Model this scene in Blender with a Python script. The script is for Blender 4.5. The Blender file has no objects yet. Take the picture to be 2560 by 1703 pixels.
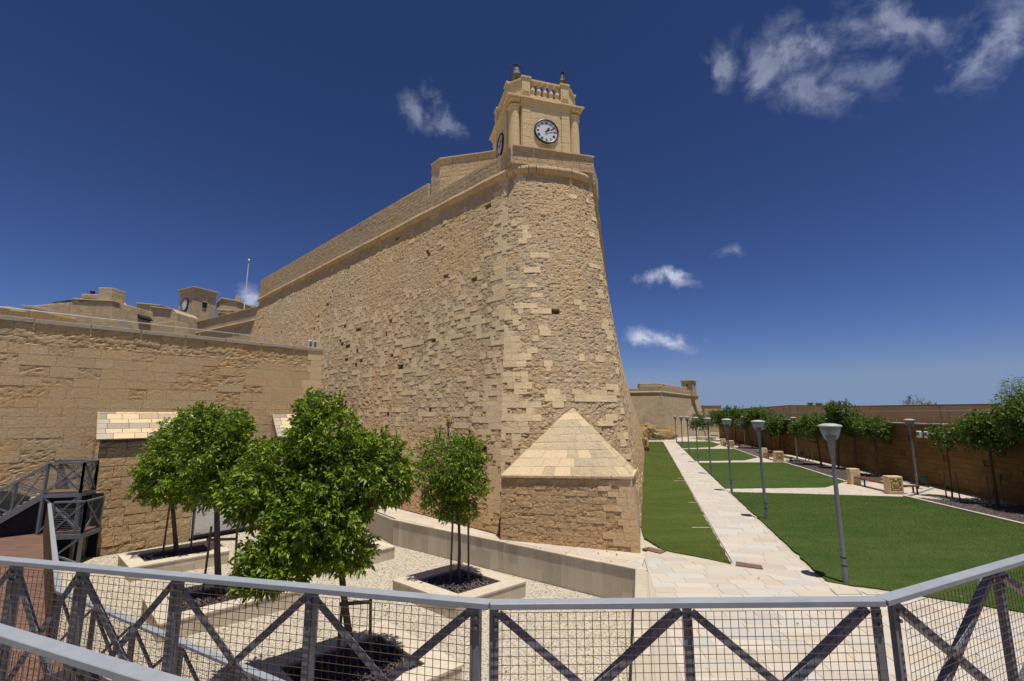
import bpy, bmesh, math, random
import numpy as np
from mathutils import Vector, Matrix, noise as mnoise
R = math.radians
random.seed(7); RNG = np.random.default_rng(7)
SC = bpy.context.scene
COL = SC.collection

# ------------------------------------------------------------------ camera
ZC = 4.4
PITCH = 9.1146
cam_d = bpy.data.cameras.new('camera'); cam = bpy.data.objects.new('camera', cam_d); COL.objects.link(cam)
cam.location = (0, 0, ZC); cam.rotation_euler = (R(90+PITCH), 0, 0)
cam_d.sensor_width = 36; cam_d.lens = 36*1150/2560; cam_d.clip_start = 0.05; cam_d.clip_end = 6000
SC.camera = cam
FPX = 1150.0
CP, SP = math.cos(R(PITCH)), math.sin(R(PITCH))
def ray(u, v):      # surveying helper: direction of a sight line (in photograph pixels)
    x = u-1280; y = -(v-851.5)
    return Vector((x, CP*FPX-SP*y, SP*FPX+CP*y))
def gz(u, v, z=0.0):
    d = ray(u, v); t = (z-ZC)/d.z; return Vector((0, 0, ZC))+d*t
def gy(u, v, Y):
    d = ray(u, v); return Vector((0, 0, ZC))+d*(Y/d.y)
def px(p):
    q = Vector(p)-Vector((0, 0, ZC)); w = q.y*CP+q.z*SP
    if w < .1: return None
    return (1280+FPX*q.x/w, 851.5-FPX*(-q.y*SP+q.z*CP)/w, w)

# ------------------------------------------------------------------ sun, sky, exposure
SUN_EL = 78.0; SUN_AZ = 154.0          # azimuth clockwise from +Y
sd = bpy.data.lights.new('sun', 'SUN'); so = bpy.data.objects.new('sun', sd); COL.objects.link(so)
sd.energy = 5.0; sd.angle = R(0.53); sd.color = (1.0, 0.955, 0.88)
sv = Vector((math.cos(R(SUN_EL))*math.sin(R(SUN_AZ)), math.cos(R(SUN_EL))*math.cos(R(SUN_AZ)), math.sin(R(SUN_EL))))
so.rotation_euler = sv.to_track_quat('Z', 'Y').to_euler(); so.location = (0, 0, 60)
SC.cycles.max_bounces = 5; SC.cycles.diffuse_bounces = 3; SC.cycles.glossy_bounces = 2; SC.cycles.transmission_bounces = 3; SC.cycles.transparent_max_bounces = 4
SC.cycles.caustics_reflective = False; SC.cycles.caustics_refractive = False
SC.view_settings.view_transform = 'Standard'; SC.view_settings.look = 'None'
SC.view_settings.exposure = 0.0; SC.view_settings.gamma = 1.0; SC.view_settings.use_curve_mapping = False

W = bpy.data.worlds.new('World'); SC.world = W; W.use_nodes = True
wn = W.node_tree.nodes; wl = W.node_tree.links; wn.clear()
def wnode(t, **k):
    n = wn.new(t)
    for a, b in k.items(): setattr(n, a, b)
    return n
def wmath(op, a, b=None, clamp=False):
    n = wnode('ShaderNodeMath', operation=op); n.use_clamp = clamp
    for i, x in enumerate((a, b)):
        if x is None: continue
        if isinstance(x, (int, float)): n.inputs[i].default_value = x
        else: wl.new(x, n.inputs[i])
    return n.outputs[0]
sky = wnode('ShaderNodeTexSky', sky_type='NISHITA'); sky.sun_disc = False
sky.sun_elevation = R(SUN_EL); sky.sun_rotation = R(SUN_AZ)
sky.altitude = 100; sky.air_density = 1.0; sky.dust_density = 0.3; sky.ozone_density = 6.0
# the haze band just above the horizon keeps the colour it has a few degrees up; deep polarised noon blue
stc = wnode('ShaderNodeTexCoord'); sxyz = wnode('ShaderNodeSeparateXYZ'); wl.new(stc.outputs['Generated'], sxyz.inputs[0])
sco = wnode('ShaderNodeCombineXYZ'); wl.new(sxyz.outputs[0], sco.inputs[0]); wl.new(sxyz.outputs[1], sco.inputs[1]); wl.new(wmath('MAXIMUM', sxyz.outputs[2], .07), sco.inputs[2])
wl.new(sco.outputs[0], sky.inputs['Vector'])
ssp = wnode('ShaderNodeSeparateColor'); wl.new(sky.outputs[0], ssp.inputs[0]); scc = wnode('ShaderNodeCombineColor')
for ch, (k_, n_, g_) in enumerate(((.245, 4.13, 1.58), (.318, 5.57, 1.56), (.440, 6.08, 1.80))):
    wl.new(wmath('MULTIPLY', wmath('POWER', wmath('MULTIPLY', ssp.outputs[ch], 1/n_), g_), k_/.12), scc.inputs[ch])
tnt = scc
tc = wnode('ShaderNodeTexCoord')
nrm = wnode('ShaderNodeVectorMath', operation='NORMALIZE'); wl.new(tc.outputs['Generated'], nrm.inputs[0])
nz1 = wnode('ShaderNodeTexNoise'); nz1.inputs['Scale'].default_value = 11; nz1.inputs['Detail'].default_value = 5; nz1.inputs['Roughness'].default_value = .62
nz1.inputs['Distortion'].default_value = .25
wl.new(nrm.outputs[0], nz1.inputs['Vector'])
nz2 = wnode('ShaderNodeTexNoise'); nz2.inputs['Scale'].default_value = 17; nz2.inputs['Detail'].default_value = 7; nz2.inputs['Roughness'].default_value = .66; nz2.inputs['Distortion'].default_value = .4
wl.new(nrm.outputs[0], nz2.inputs['Vector'])
CLOUDS = [  # centre pixel, half sizes in px, tilt, opacity
    (1045, 270, 105, 75, 45, .30), (1110, 318, 95, 42, 20, .24), (1665, 690, 135, 46, 8, .85), (1662, 850, 125, 48, 16, .80),
    (1835, 629, 80, 32, 5, .36), (1795, 175, 100, 75, 40, .34), (1960, 140, 190, 120, 25, .33), (2040, 215, 170, 90, 45, .30),
    (2150, 190, 170, 70, 35, .22), (2250, 60, 220, 110, 35, .36), (2130, 70, 150, 80, 30, .26), (2500, 110, 150, 210, 60, .38), (632, 750, 75, 42, 25, .75)]
tot = None
for (u, v, hw, hh, tilt, op) in CLOUDS:
    d = ray(u, v).normalized(); rt = Vector((d.y, -d.x, 0)).normalized(); up = rt.cross(d).normalized()
    c, s = math.cos(R(-tilt)), math.sin(R(-tilt))
    ex = rt*c+up*s; ey = -rt*s+up*c
    dist = math.sqrt((u-1280)**2+(v-851.5)**2+FPX**2)
    def dotv(vec):
        n = wnode('ShaderNodeVectorMath', operation='DOT_PRODUCT'); n.inputs[1].default_value = vec
        wl.new(nrm.outputs[0], n.inputs[0]); return n.outputs['Value']
    wob = wmath('MULTIPLY', wmath('SUBTRACT', nz1.outputs['Fac'], .5), 1.5)
    a = wmath('ADD', wmath('MULTIPLY', dotv(ex), dist/hw), wob); b = wmath('ADD', wmath('MULTIPLY', dotv(ey), dist/hh), wmath('MULTIPLY', wob, 1.3))
    rr = wmath('SQRT', wmath('ADD', wmath('MULTIPLY', a, a), wmath('MULTIPLY', b, b)))
    fall = wmath('SUBTRACT', 1.0, rr, clamp=True)
    front = wmath('GREATER_THAN', dotv(d), 0.3)
    # density = soft body minus torn edges
    fld = wmath('SUBTRACT', wmath('ADD', wmath('MULTIPLY', fall, 1.25), wmath('MULTIPLY', wmath('SUBTRACT', nz2.outputs['Fac'], .5), 2.5)), .34, clamp=True)
    fld = wmath('MULTIPLY', wmath('MULTIPLY', fld, fall), front)
    m = wmath('MULTIPLY', wmath('POWER', wmath('MULTIPLY', fld, 1.7, clamp=True), 1.15), wmath('MULTIPLY', wmath('ADD', wmath('MULTIPLY', nz2.outputs['Fac'], 1.7), .12), op))
    tot = m if tot is None else wmath('MAXIMUM', tot, m)
cmix = wnode('ShaderNodeMix', data_type='RGBA'); wl.new(tot, cmix.inputs['Factor'])
wl.new(tnt.outputs[0], cmix.inputs['A']); cmix.inputs['B'].default_value = (4.6, 5.0, 6.2, 1)
bg = wnode('ShaderNodeBackground'); bg.inputs['Strength'].default_value = 0.12
wl.new(cmix.outputs['Result'], bg.inputs['Color'])
W.cycles.sampling_method = 'MANUAL'; W.cycles.sample_map_resolution = 512
wo = wnode('ShaderNodeOutputWorld'); wl.new(bg.outputs[0], wo.inputs['Surface'])

# ------------------------------------------------------------------ materials
def mat(name, col=(.5, .5, .5), rough=.8, spec=.3, metal=0.0):
    m = bpy.data.materials.new(name); m.use_nodes = True
    b = m.node_tree.nodes['Principled BSDF']
    b.inputs['Base Color'].default_value = (*col, 1); b.inputs['Roughness'].default_value = rough
    b.inputs['Specular IOR Level'].default_value = spec; b.inputs['Metallic'].default_value = metal
    return m
class NT:
    def __init__(s, m): s.t = m.node_tree; s.n = s.t.nodes; s.l = s.t.links; s.b = s.n['Principled BSDF']
    def node(s, t, **k):
        n = s.n.new(t)
        for a, b in k.items(): setattr(n, a, b)
        return n
    def pos(s): return s.node('ShaderNodeNewGeometry').outputs['Position']
    def obj(s): return s.node('ShaderNodeTexCoord').outputs['Object']
    def scaled(s, vec, sc):
        n = s.node('ShaderNodeVectorMath', operation='MULTIPLY'); s.l.new(vec, n.inputs[0]); n.inputs[1].default_value = sc; return n.outputs[0]
    def noise(s, vec, scale, detail=4, rough=.55, dist=0):
        n = s.node('ShaderNodeTexNoise'); s.l.new(vec, n.inputs['Vector'])
        n.inputs['Scale'].default_value = scale; n.inputs['Detail'].default_value = detail; n.inputs['Roughness'].default_value = rough; n.inputs['Distortion'].default_value = dist
        return n.outputs['Fac']
    def voro(s, vec, scale, feature='F1'):
        n = s.node('ShaderNodeTexVoronoi', feature=feature); s.l.new(vec, n.inputs['Vector']); n.inputs['Scale'].default_value = scale; return n
    def ramp(s, fac, stops):
        n = s.node('ShaderNodeValToRGB'); s.l.new(fac, n.inputs[0]); e = n.color_ramp.elements
        while len(e) < len(stops): e.new(.5)
        for x, (p, c) in zip(e, stops):
            x.position = p; x.color = (*c, 1) if len(c) == 3 else c
        return n.outputs[0]
    def map(s, v, a, b, c=0, d=1):
        n = s.node('ShaderNodeMapRange'); s.l.new(v, n.inputs[0])
        for i, x in enumerate((a, b, c, d)): n.inputs[1+i].default_value = x
        return n.outputs[0]
    def mix(s, fac, a, b, mode='MIX'):
        n = s.node('ShaderNodeMix', data_type='RGBA', blend_type=mode); n.clamp_factor = True
        for k, x in (('Factor', fac), ('A', a), ('B', b)):
            i = n.inputs[k]
            if isinstance(x, (int, float)): i.default_value = x
            elif isinstance(x, tuple): i.default_value = (*x, 1)
            else: s.l.new(x, i)
        return n.outputs['Result']
    def math(s, op, a, b=0.0, clamp=False):
        n = s.node('ShaderNodeMath', operation=op); n.use_clamp = clamp
        for i, x in enumerate((a, b)):
            if isinstance(x, (int, float)): n.inputs[i].default_value = x
            else: s.l.new(x, n.inputs[i])
        return n.outputs[0]
    def col(s, c): s.l.new(c, s.b.inputs['Base Color'])
    def rough(s, c): s.l.new(c, s.b.inputs['Roughness'])
    def bump(s, h, strength=.5, dist=.02):
        n = s.node('ShaderNodeBump'); s.l.new(h, n.inputs['Height']); n.inputs['Strength'].default_value = strength; n.inputs['Distance'].default_value = dist
        s.l.new(n.outputs[0], s.b.inputs['Normal'])

def mat_limestone(name, fresh, old, warm, grey, rust=None, attr=True, pit=1.0, big=.16, streak=0.0, fine=1.0, brick=0.0, stain=0.0):
    """Weathered limestone. With attr: mesh attribute 'stone' = (tint, erosion, hue)."""
    m = mat(name, old, .93, .12); t = NT(m); P = t.pos()
    n_big = t.noise(P, big, 5, .6); n_mid = t.noise(P, 1.3, 5, .6, .3); n_fine = t.noise(P, 16, 6, .7); n_pit = t.noise(P, 5.5, 6, .68, .4)
    c = t.mix(t.map(n_big, .38, .62), warm, grey)
    c = t.mix(t.map(n_mid, .35, .7, 0, .45), c, old)
    if stain: c = t.mix(t.map(t.noise(t.scaled(P, (1, 1, .55)), .33, 6, .65, .5), .50, .72, 0, stain), c, (grey[0]*.60, grey[1]*.60, grey[2]*.62))
    if attr:
        at = t.node('ShaderNodeAttribute', attribute_name='stone'); sp = t.node('ShaderNodeSeparateColor'); t.l.new(at.outputs['Color'], sp.inputs[0])
        tint, er, hue = sp.outputs[0], sp.outputs[1], sp.outputs[2]
        c = t.mix(t.map(er, .15, .5), fresh, c)
        c = t.mix(t.math('MULTIPLY', hue, .35), c, (warm[0]*1.15, warm[1]*.95, warm[2]*.72))
        g = t.node('ShaderNodeCombineColor'); tt = t.map(tint, 0, 1, .74, 1.22)
        for i in range(3): t.l.new(tt, g.inputs[i])
        c = t.mix(1.0, c, g.outputs[0], 'MULTIPLY')
    if rust:
        sx = t.node('ShaderNodeSeparateXYZ'); t.l.new(P, sx.inputs[0])
        hz = t.math('ADD', t.math('MULTIPLY', sx.outputs['Z'], -1.0), t.math('MULTIPLY', n_mid, 3.2))
        c = t.mix(t.map(hz, rust[1], rust[2], 0, .75), c, rust[0])
    if streak:
        st = t.noise(t.scaled(P, (2.6, 2.6, .16)), 1.0, 5, .6)
        c = t.mix(t.map(st, .56, .72, 0, streak), c, (.085, .07, .05))
    if brick:
        sb_ = t.node('ShaderNodeSeparateXYZ'); t.l.new(P, sb_.inputs[0]); cb_ = t.node('ShaderNodeCombineXYZ')
        t.l.new(t.math('ADD', sb_.outputs['X'], t.math('MULTIPLY', sb_.outputs['Y'], .8)), cb_.inputs[0]); t.l.new(sb_.outputs['Z'], cb_.inputs[1])
        bk = t.node('ShaderNodeTexBrick'); t.l.new(cb_.outputs[0], bk.inputs['Vector']); bk.inputs['Scale'].default_value = 1.0; bk.inputs['Brick Width'].default_value = .62; bk.inputs['Row Height'].default_value = brick; bk.inputs['Mortar Size'].default_value = .012
        bk.inputs['Color1'].default_value = (.82, .82, .82, 1); bk.inputs['Color2'].default_value = (1.12, 1.12, 1.12, 1); bk.inputs['Mortar'].default_value = (.68, .66, .62, 1)
        c = t.mix(.8, c, bk.outputs['Color'], 'MULTIPLY')
    # grain, lichen specks
    sp2 = t.map(n_fine, .3, .75, .80, 1.14); g2 = t.node('ShaderNodeCombineColor')
    for i in range(3): t.l.new(sp2, g2.inputs[i])
    c = t.mix(1.0, c, g2.outputs[0], 'MULTIPLY')
    t.col(c)
    n_p2 = t.noise(P, 17, 5, .7, .3)
    h = t.math('ADD', t.math('ADD', t.math('MULTIPLY', n_fine, .25*fine), t.math('MULTIPLY', t.map(n_p2, .36, .56), .45*pit)), t.math('MULTIPLY', t.map(n_pit, .32, .60), .7*pit))
    if attr: h = t.math('MULTIPLY', h, t.map(er, 0, .6, .22, 1.0))
    t.bump(h, .85, .05)
    return m

M = {}
M['bastion'] = mat_limestone('bastion limestone', (.70, .545, .335), (.65, .485, .285), (.655, .47, .265), (.61, .495, .33), rust=((.56, .34, .17), -2.6, 1.6), stain=.55)
M['left_wall'] = mat_limestone('counterscarp limestone', (.57, .43, .255), (.545, .40, .228), (.56, .395, .21), (.50, .395, .255), pit=.5, stain=.40)
M['patch'] = mat_limestone('pale dressed limestone', (.64, .50, .315), (.61, .475, .295), (.61, .465, .285), (.50, .43, .31), pit=.6, stain=.35)
M['patch_grey'] = mat_limestone('grey weathered limestone', (.43, .385, .30), (.40, .35, .27), (.42, .36, .265), (.35, .32, .26), pit=.7)
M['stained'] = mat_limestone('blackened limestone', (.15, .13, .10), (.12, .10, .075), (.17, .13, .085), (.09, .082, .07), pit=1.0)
M['tower'] = mat_limestone('clock tower limestone', (.78, .62, .38), (.76, .595, .35), (.77, .59, .33), (.70, .57, .375), attr=False, pit=.25)
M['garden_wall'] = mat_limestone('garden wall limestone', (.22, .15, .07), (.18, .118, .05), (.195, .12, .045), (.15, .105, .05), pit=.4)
M['plain_wall'] = mat_limestone('upper wall render stone', (.56, .42, .29), (.56, .42, .29), (.57, .42, .28), (.53, .42, .31), attr=False, pit=.3, streak=.75)
M['far_stone'] = mat_limestone('far bastion limestone', (.6, .47, .31), (.56, .43, .265), (.58, .43, .255), (.52, .42, .285), attr=False, pit=1.6, big=.30, streak=.25, brick=.3)
M['town_stone'] = mat_limestone('citadel limestone', (.62, .49, .31), (.60, .46, .28), (.61, .455, .265), (.53, .44, .30), attr=False, pit=.7, big=.35, streak=.3, brick=.3)
M['mortar'] = mat_limestone('recessed mortar', (.3, .22, .13), (.34, .245, .14), (.34, .235, .12), (.30, .23, .15), attr=False, pit=1.2)
M['coping_grey'] = mat_limestone('grey coping stone', (.4, .36, .3), (.40, .35, .28), (.40, .345, .27), (.36, .335, .285), attr=False, pit=.2, fine=.5)

def mat_travertine(name, c1, c2, c3):
    m = mat(name, c1, .6, .3); t = NT(m); P = t.pos()
    at = t.node('ShaderNodeAttribute', attribute_name='stone'); sp = t.node('ShaderNodeSeparateColor'); t.l.new(at.outputs['Color'], sp.inputs[0])
    v = t.noise(t.scaled(P, (3.2, 3.2, .5)), 1.6, 6, .65, .8)
    c = t.mix(t.map(v, .38, .66), c1, c2)
    c = t.mix(t.map(t.noise(P, 4.0, 5, .6, 1.0), .55, .75, 0, .5), c, c3)
    g = t.node('ShaderNodeCombineColor'); tt = t.map(sp.outputs[0], 0, 1, .84, 1.12)
    for i in range(3): t.l.new(tt, g.inputs[i])
    t.col(t.mix(1.0, c, g.outputs[0], 'MULTIPLY')); t.bump(t.noise(P, 30, 5, .7), .25, .006)
    return m
M['travertine'] = mat_travertine('travertine cladding', (.56, .49, .38), (.50, .42, .31), (.52, .40, .25))
def mat_paving(name):
    m = mat(name, (.6, .52, .42), .55, .35); t = NT(m); P = t.pos()
    at = t.node('ShaderNodeAttribute', attribute_name='stone'); sp = t.node('ShaderNodeSeparateColor'); t.l.new(at.outputs['Color'], sp.inputs[0])
    c = t.ramp(sp.outputs[2], [(0, (.53, .45, .345)), (.35, (.545, .475, .38)), (.6, (.52, .475, .40)), (.8, (.49, .465, .42)), (.93, (.52, .42, .33)), (1, (.45, .44, .415))])
    vn = t.noise(t.scaled(P, (1.0, 2.6, 1)), 1.4, 6, .65, 1.2)
    c = t.mix(t.map(vn, .54, .74, 0, .38), c, (.55, .41, .28))
    c = t.mix(t.map(t.noise(P, 2.2, 5, .6, .8), .60, .75, 0, .35), c, (.43, .425, .40))
    g = t.node('ShaderNodeCombineColor'); tt = t.map(sp.outputs[0], 0, 1, .92, 1.07)
    for i in range(3): t.l.new(tt, g.inputs[i])
    c = t.mix(1.0, c, g.outputs[0], 'MULTIPLY')
    t.col(c); t.bump(t.math('ADD', t.noise(P, 3, 5, .6), t.math('MULTIPLY', t.noise(P, 40, 4, .6), .3)), .35, .012)
    return m
M['paving'] = mat_paving('riven sandstone paving')
M['joint'] = mat('paving joint sand', (.45, .39, .305), .95, .1)

def mat_gravel():
    m = mat('pale limestone gravel', (.62, .55, .44), .9, .15); t = NT(m); P = t.pos()
    vo = t.voro(P, 34); n = t.noise(P, .7, 4)
    c = t.ramp(vo.outputs['Color'], [(0, (.36, .30, .22)), (.4, (.54, .47, .36)), (1, (.66, .60, .50))])
    c = t.mix(t.map(n, .4, .65, 0, .35), c, (.56, .48, .36))
    t.col(c); t.bump(t.map(vo.outputs['Distance'], 0, .7, 1, 0), 1.0, .02); return m
M['gravel'] = mat_gravel()
def mat_pebble(name, a, b, c3):
    m = mat(name, a, .85, .2); t = NT(m)
    ge = t.node('ShaderNodeNewGeometry')
    t.col(t.ramp(ge.outputs['Random Per Island'], [(0, a), (.5, b), (1, c3)])); return m
M['pebble'] = mat_pebble('gravel pebbles', (.30, .245, .175), (.56, .485, .375), (.70, .64, .53))
M['lava'] = mat_pebble('dark lava mulch', (.045, .035, .036), (.09, .070, .070), (.17, .135, .13))
M['soil'] = mat('planter soil', (.05, .04, .035), .95, .1)
M['mulch_ground'] = mat('dark mulch bed', (.085, .068, .062), .95, .1)
t = NT(M['mulch_ground']); P = t.pos(); t.col(t.ramp(t.voro(P, 22).outputs['Color'], [(0, (.03, .025, .024)), (.6, (.10, .078, .07)), (1, (.24, .19, .16))])); t.bump(t.noise(P, 20, 4), .8, .03)

def mat_lawn(kr=1.0, kg=1.0):
    m = mat('mown lawn', (.06, .12, .02), .9, .1); t = NT(m); P = t.pos()
    a = t.noise(P, .35, 5, .6); b = t.noise(P, 2.2, 5, .65); f = t.noise(P, 130, 3, .7)
    c = t.mix(t.map(a, .35, .65), (.066*kr, .106*kg, .020), (.128*kr, .142*kg, .036))
    c = t.mix(t.map(b, .55, .78, 0, .4), c, (.155, .150, .05))
    c = t.mix(t.map(f, .3, .7, 0, .75), (.030, .055, .010), c)
    c = t.mix(t.map(t.noise(P, .9, 6, .7, .6), .48, .70, 0, .38), c, (.028*kr, .060*kg, .010))
    c = t.mix(t.map(t.noise(t.scaled(P, (.25, 1.6, 1)), 1.0, 4, .6, .3),   .46, .60, 0, .16), c, (.150*kr, .155*kg, .045))
    t.col(c); t.bump(f, .6, .02); return m
M['lawn'] = mat_lawn(.84, 1.0); M['lawn_dry'] = mat_lawn(1.3, 1.22)
def mat_blade(dry=0.0):
    m = mat('grass blade', (.06, .13, .02), .7, .2); t = NT(m)
    ge = t.node('ShaderNodeNewGeometry')
    c = t.ramp(ge.outputs['Random Per Island'], [(0, (.060, .108, .018)), (.6, (.115, .155, .035)), (1, (.20, .20, .07))])
    c = t.mix(t.map(t.noise(t.pos(), .5, 4), .35, .65, 0, .7-.4*dry), c, (.065+.06*dry, .125+.04*dry, .022)); t.col(c); return m
M['blade'] = mat_blade(); M['blade_dry'] = mat_blade(1.0)
def mat_leaf(name, dark, mid, light, yel, yamt=.06):
    m = mat(name, mid, .45, .32); t = NT(m)
    ge = t.node('ShaderNodeNewGeometry')
    at = t.node('ShaderNodeAttribute', attribute_name='leaf'); sp = t.node('ShaderNodeSeparateColor'); t.l.new(at.outputs['Color'], sp.inputs[0])
    c = t.ramp(ge.outputs['Random Per Island'], [(0, dark), (.42, mid), (1, light)])
    c = t.mix(sp.outputs[0], c, yel); t.col(c)
    # light passing through the blade
    tr = t.node('ShaderNodeBsdfTranslucent'); t.l.new(t.mix(.6, c, (.36, .46, .03)), tr.inputs['Color'])
    ms = t.node('ShaderNodeMixShader'); ms.inputs[0].default_value = .22
    out = t.n['Material Output']; t.l.new(t.b.outputs[0], ms.inputs[1]); t.l.new(tr.outputs[0], ms.inputs[2]); t.l.new(ms.outputs[0], out.inputs['Surface'])
    return m
M['leaf'] = mat_leaf('citrus leaf', (.048, .105, .010), (.115, .205, .016), (.27, .36, .032), (.62, .52, .04))
M['leaf_far'] = mat_leaf('garden tree leaf', (.036, .082, .016), (.066, .132, .024), (.13, .20, .036), (.30, .30, .035))
M['leaf_grey'] = mat_leaf('grey green leaf', (.07, .10, .05), (.10, .14, .08), (.15, .19, .11), (.2, .2, .08))
M['reed'] = mat_leaf('giant reed leaf', (.05, .09, .03), (.08, .13, .045), (.15, .19, .08), (.25, .24, .1))
def mat_bark():
    m = mat('grey brown bark', (.12, .09, .06), .9, .15); t = NT(m); P = t.pos()
    n = t.noise(t.scaled(P, (1, 1, .25)), 30, 5, .65); t.col(t.mix(n, (.055, .040, .028), (.17, .135, .10))); t.bump(n, .7, .02); return m
M['bark'] = mat_bark()
def mat_wood(name, a, b):
    m = mat(name, a, .75, .2); t = NT(m); P = t.pos(); n = t.noise(t.scaled(P, (1, 1, .1)), 35, 4, .6); t.col(t.mix(n, a, b)); t.bump(n, .3, .01); return m
M['stake'] = mat_wood('treated timber stake', (.10, .075, .05), (.20, .155, .11))
M['seat'] = mat_wood('dark red timber', (.09, .03, .018), (.16, .055, .03))
def mat_paint(name, c, rough=.45, metal=0.0, var=.15, rust=0.0):
    m = mat(name, c, rough, .25, metal); t = NT(m); P = t.pos()
    n = t.noise(P, 7, 6, .65); k = 1-var
    cc = t.mix(t.map(n, .35, .7), (c[0]*k, c[1]*k, c[2]*k), (c[0]*(1+var), c[1]*(1+var), c[2]*(1+var)))
    if rust: cc = t.mix(t.map(t.noise(P, 18, 6, .7), .62, .75, 0, rust), cc, (.16, .06, .022))
    t.col(cc); t.rough(t.map(t.noise(P, 25, 4, .6), .3, .7, rough*.8, min(1, rough*1.35))); t.bump(n, .08, .004); return m
M['rail_paint'] = mat_paint('grey painted steel rail', (.29, .31, .33), .42, 0, .08)
M['steel'] = mat_paint('dark grey painted steel', (.225, .235, .25), .48, 0, .2, .12)
M['wire'] = mat_paint('rusty wire mesh', (.085, .05, .03), .75, 0, .3)
M['bolt'] = mat('zinc bolt', (.35, .36, .37), .35, .5, .9)
M['stair_steel'] = mat_paint('grey painted stair steel', (.15, .16, .18), .45, 0, .12)
def mat_deck():
    m = mat('brown composite deck', (.16, .085, .06), .75, .2); t = NT(m); P = t.pos()
    n = t.noise(t.scaled(P, (.6, 5, 1)), 2.0, 6, .65, .4); t.col(t.mix(t.map(n, .35, .68), (.125, .068, .05), (.215, .125, .092))); t.bump(t.noise(P, 30, 4), .2, .006); return m
M['deck'] = mat_deck()
M['lamp_pole'] = mat_paint('grey lamp pole', (.16, .175, .185), .45, 0, .12)
M['lamp_lid'] = mat_paint('pale grey lamp lid', (.42, .46, .45), .35, 0, .06)
gl = mat('frosted lamp glass', (.50, .52, .45), .35, .5); gl.node_tree.nodes['Principled BSDF'].inputs['Transmission Weight'].default_value = .8; gl.node_tree.nodes['Principled BSDF'].inputs['IOR'].default_value = 1.1; M['lamp_glass'] = gl
M['lamp_core'] = mat('lamp reflector', (.75, .75, .70), .4, .4)
M['white_metal'] = mat_paint('white painted metal', (.70, .70, .68), .4, 0, .04)
M['shed'] = mat_paint('off white metal panel', (.60, .59, .55), .5, 0, .04)
M['dark_metal'] = mat_paint('black metal', (.02, .02, .022), .5, 0, .2)
M['grate'] = mat_paint('rusty drain cover', (.17, .10, .075), .8, 0, .25)
M['clock_white'] = mat('clock face enamel', (.74, .76, .80), .35, .4)
M['clock_black'] = mat('black clock ring and numerals', (.012, .012, .015), .4, .4)
M['bronze'] = mat_paint('weathered bell bronze', (.13, .135, .12), .7, .1, .35)
M['iron'] = mat_paint('rusted iron', (.045, .035, .03), .7, .2, .35)
M['pole_white'] = mat('white flagpole', (.80, .81, .82), .35, .4)
M['steel_bright'] = mat('stainless handrail', (.62, .63, .64), .3, .5, .85)
M['gold_stone'] = mat_limestone('carved golden limestone', (.52, .38, .18), (.48, .34, .15), (.50, .35, .14), (.40, .29, .14), attr=False, pit=.3)
M['rock'] = mat_limestone('natural orange rock', (.45, .32, .17), (.42, .28, .12), (.44, .27, .10), (.36, .28, .17), attr=False, pit=1.6, big=.6)
M['canopy'] = mat_paint('black shade cloth', (.02, .022, .022), .8, 0, .4)
M['solar'] = mat('dark solar panel', (.015, .018, .028), .25, .5)
M['skin'] = mat('skin', (.42, .25, .17), .6, .3)
M['cloth_dark'] = mat('dark cloth', (.02, .02, .025), .9, .1)
M['cloth_red'] = mat('red cloth', (.28, .02, .02), .8, .2)
M['bin_green'] = mat_paint('dark green bin', (.03, .055, .05), .5, 0, .15)
def mat_earth():
    m = mat('dry earth', (.30, .23, .14), .95, .1); t = NT(m); P = t.pos()
    t.col(t.mix(t.map(t.noise(P, .2, 6), .35, .65), (.34, .27, .17), (.20, .18, .09))); t.bump(t.noise(P, 4, 5), .6, .08); return m
M['earth'] = mat_earth()

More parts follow.
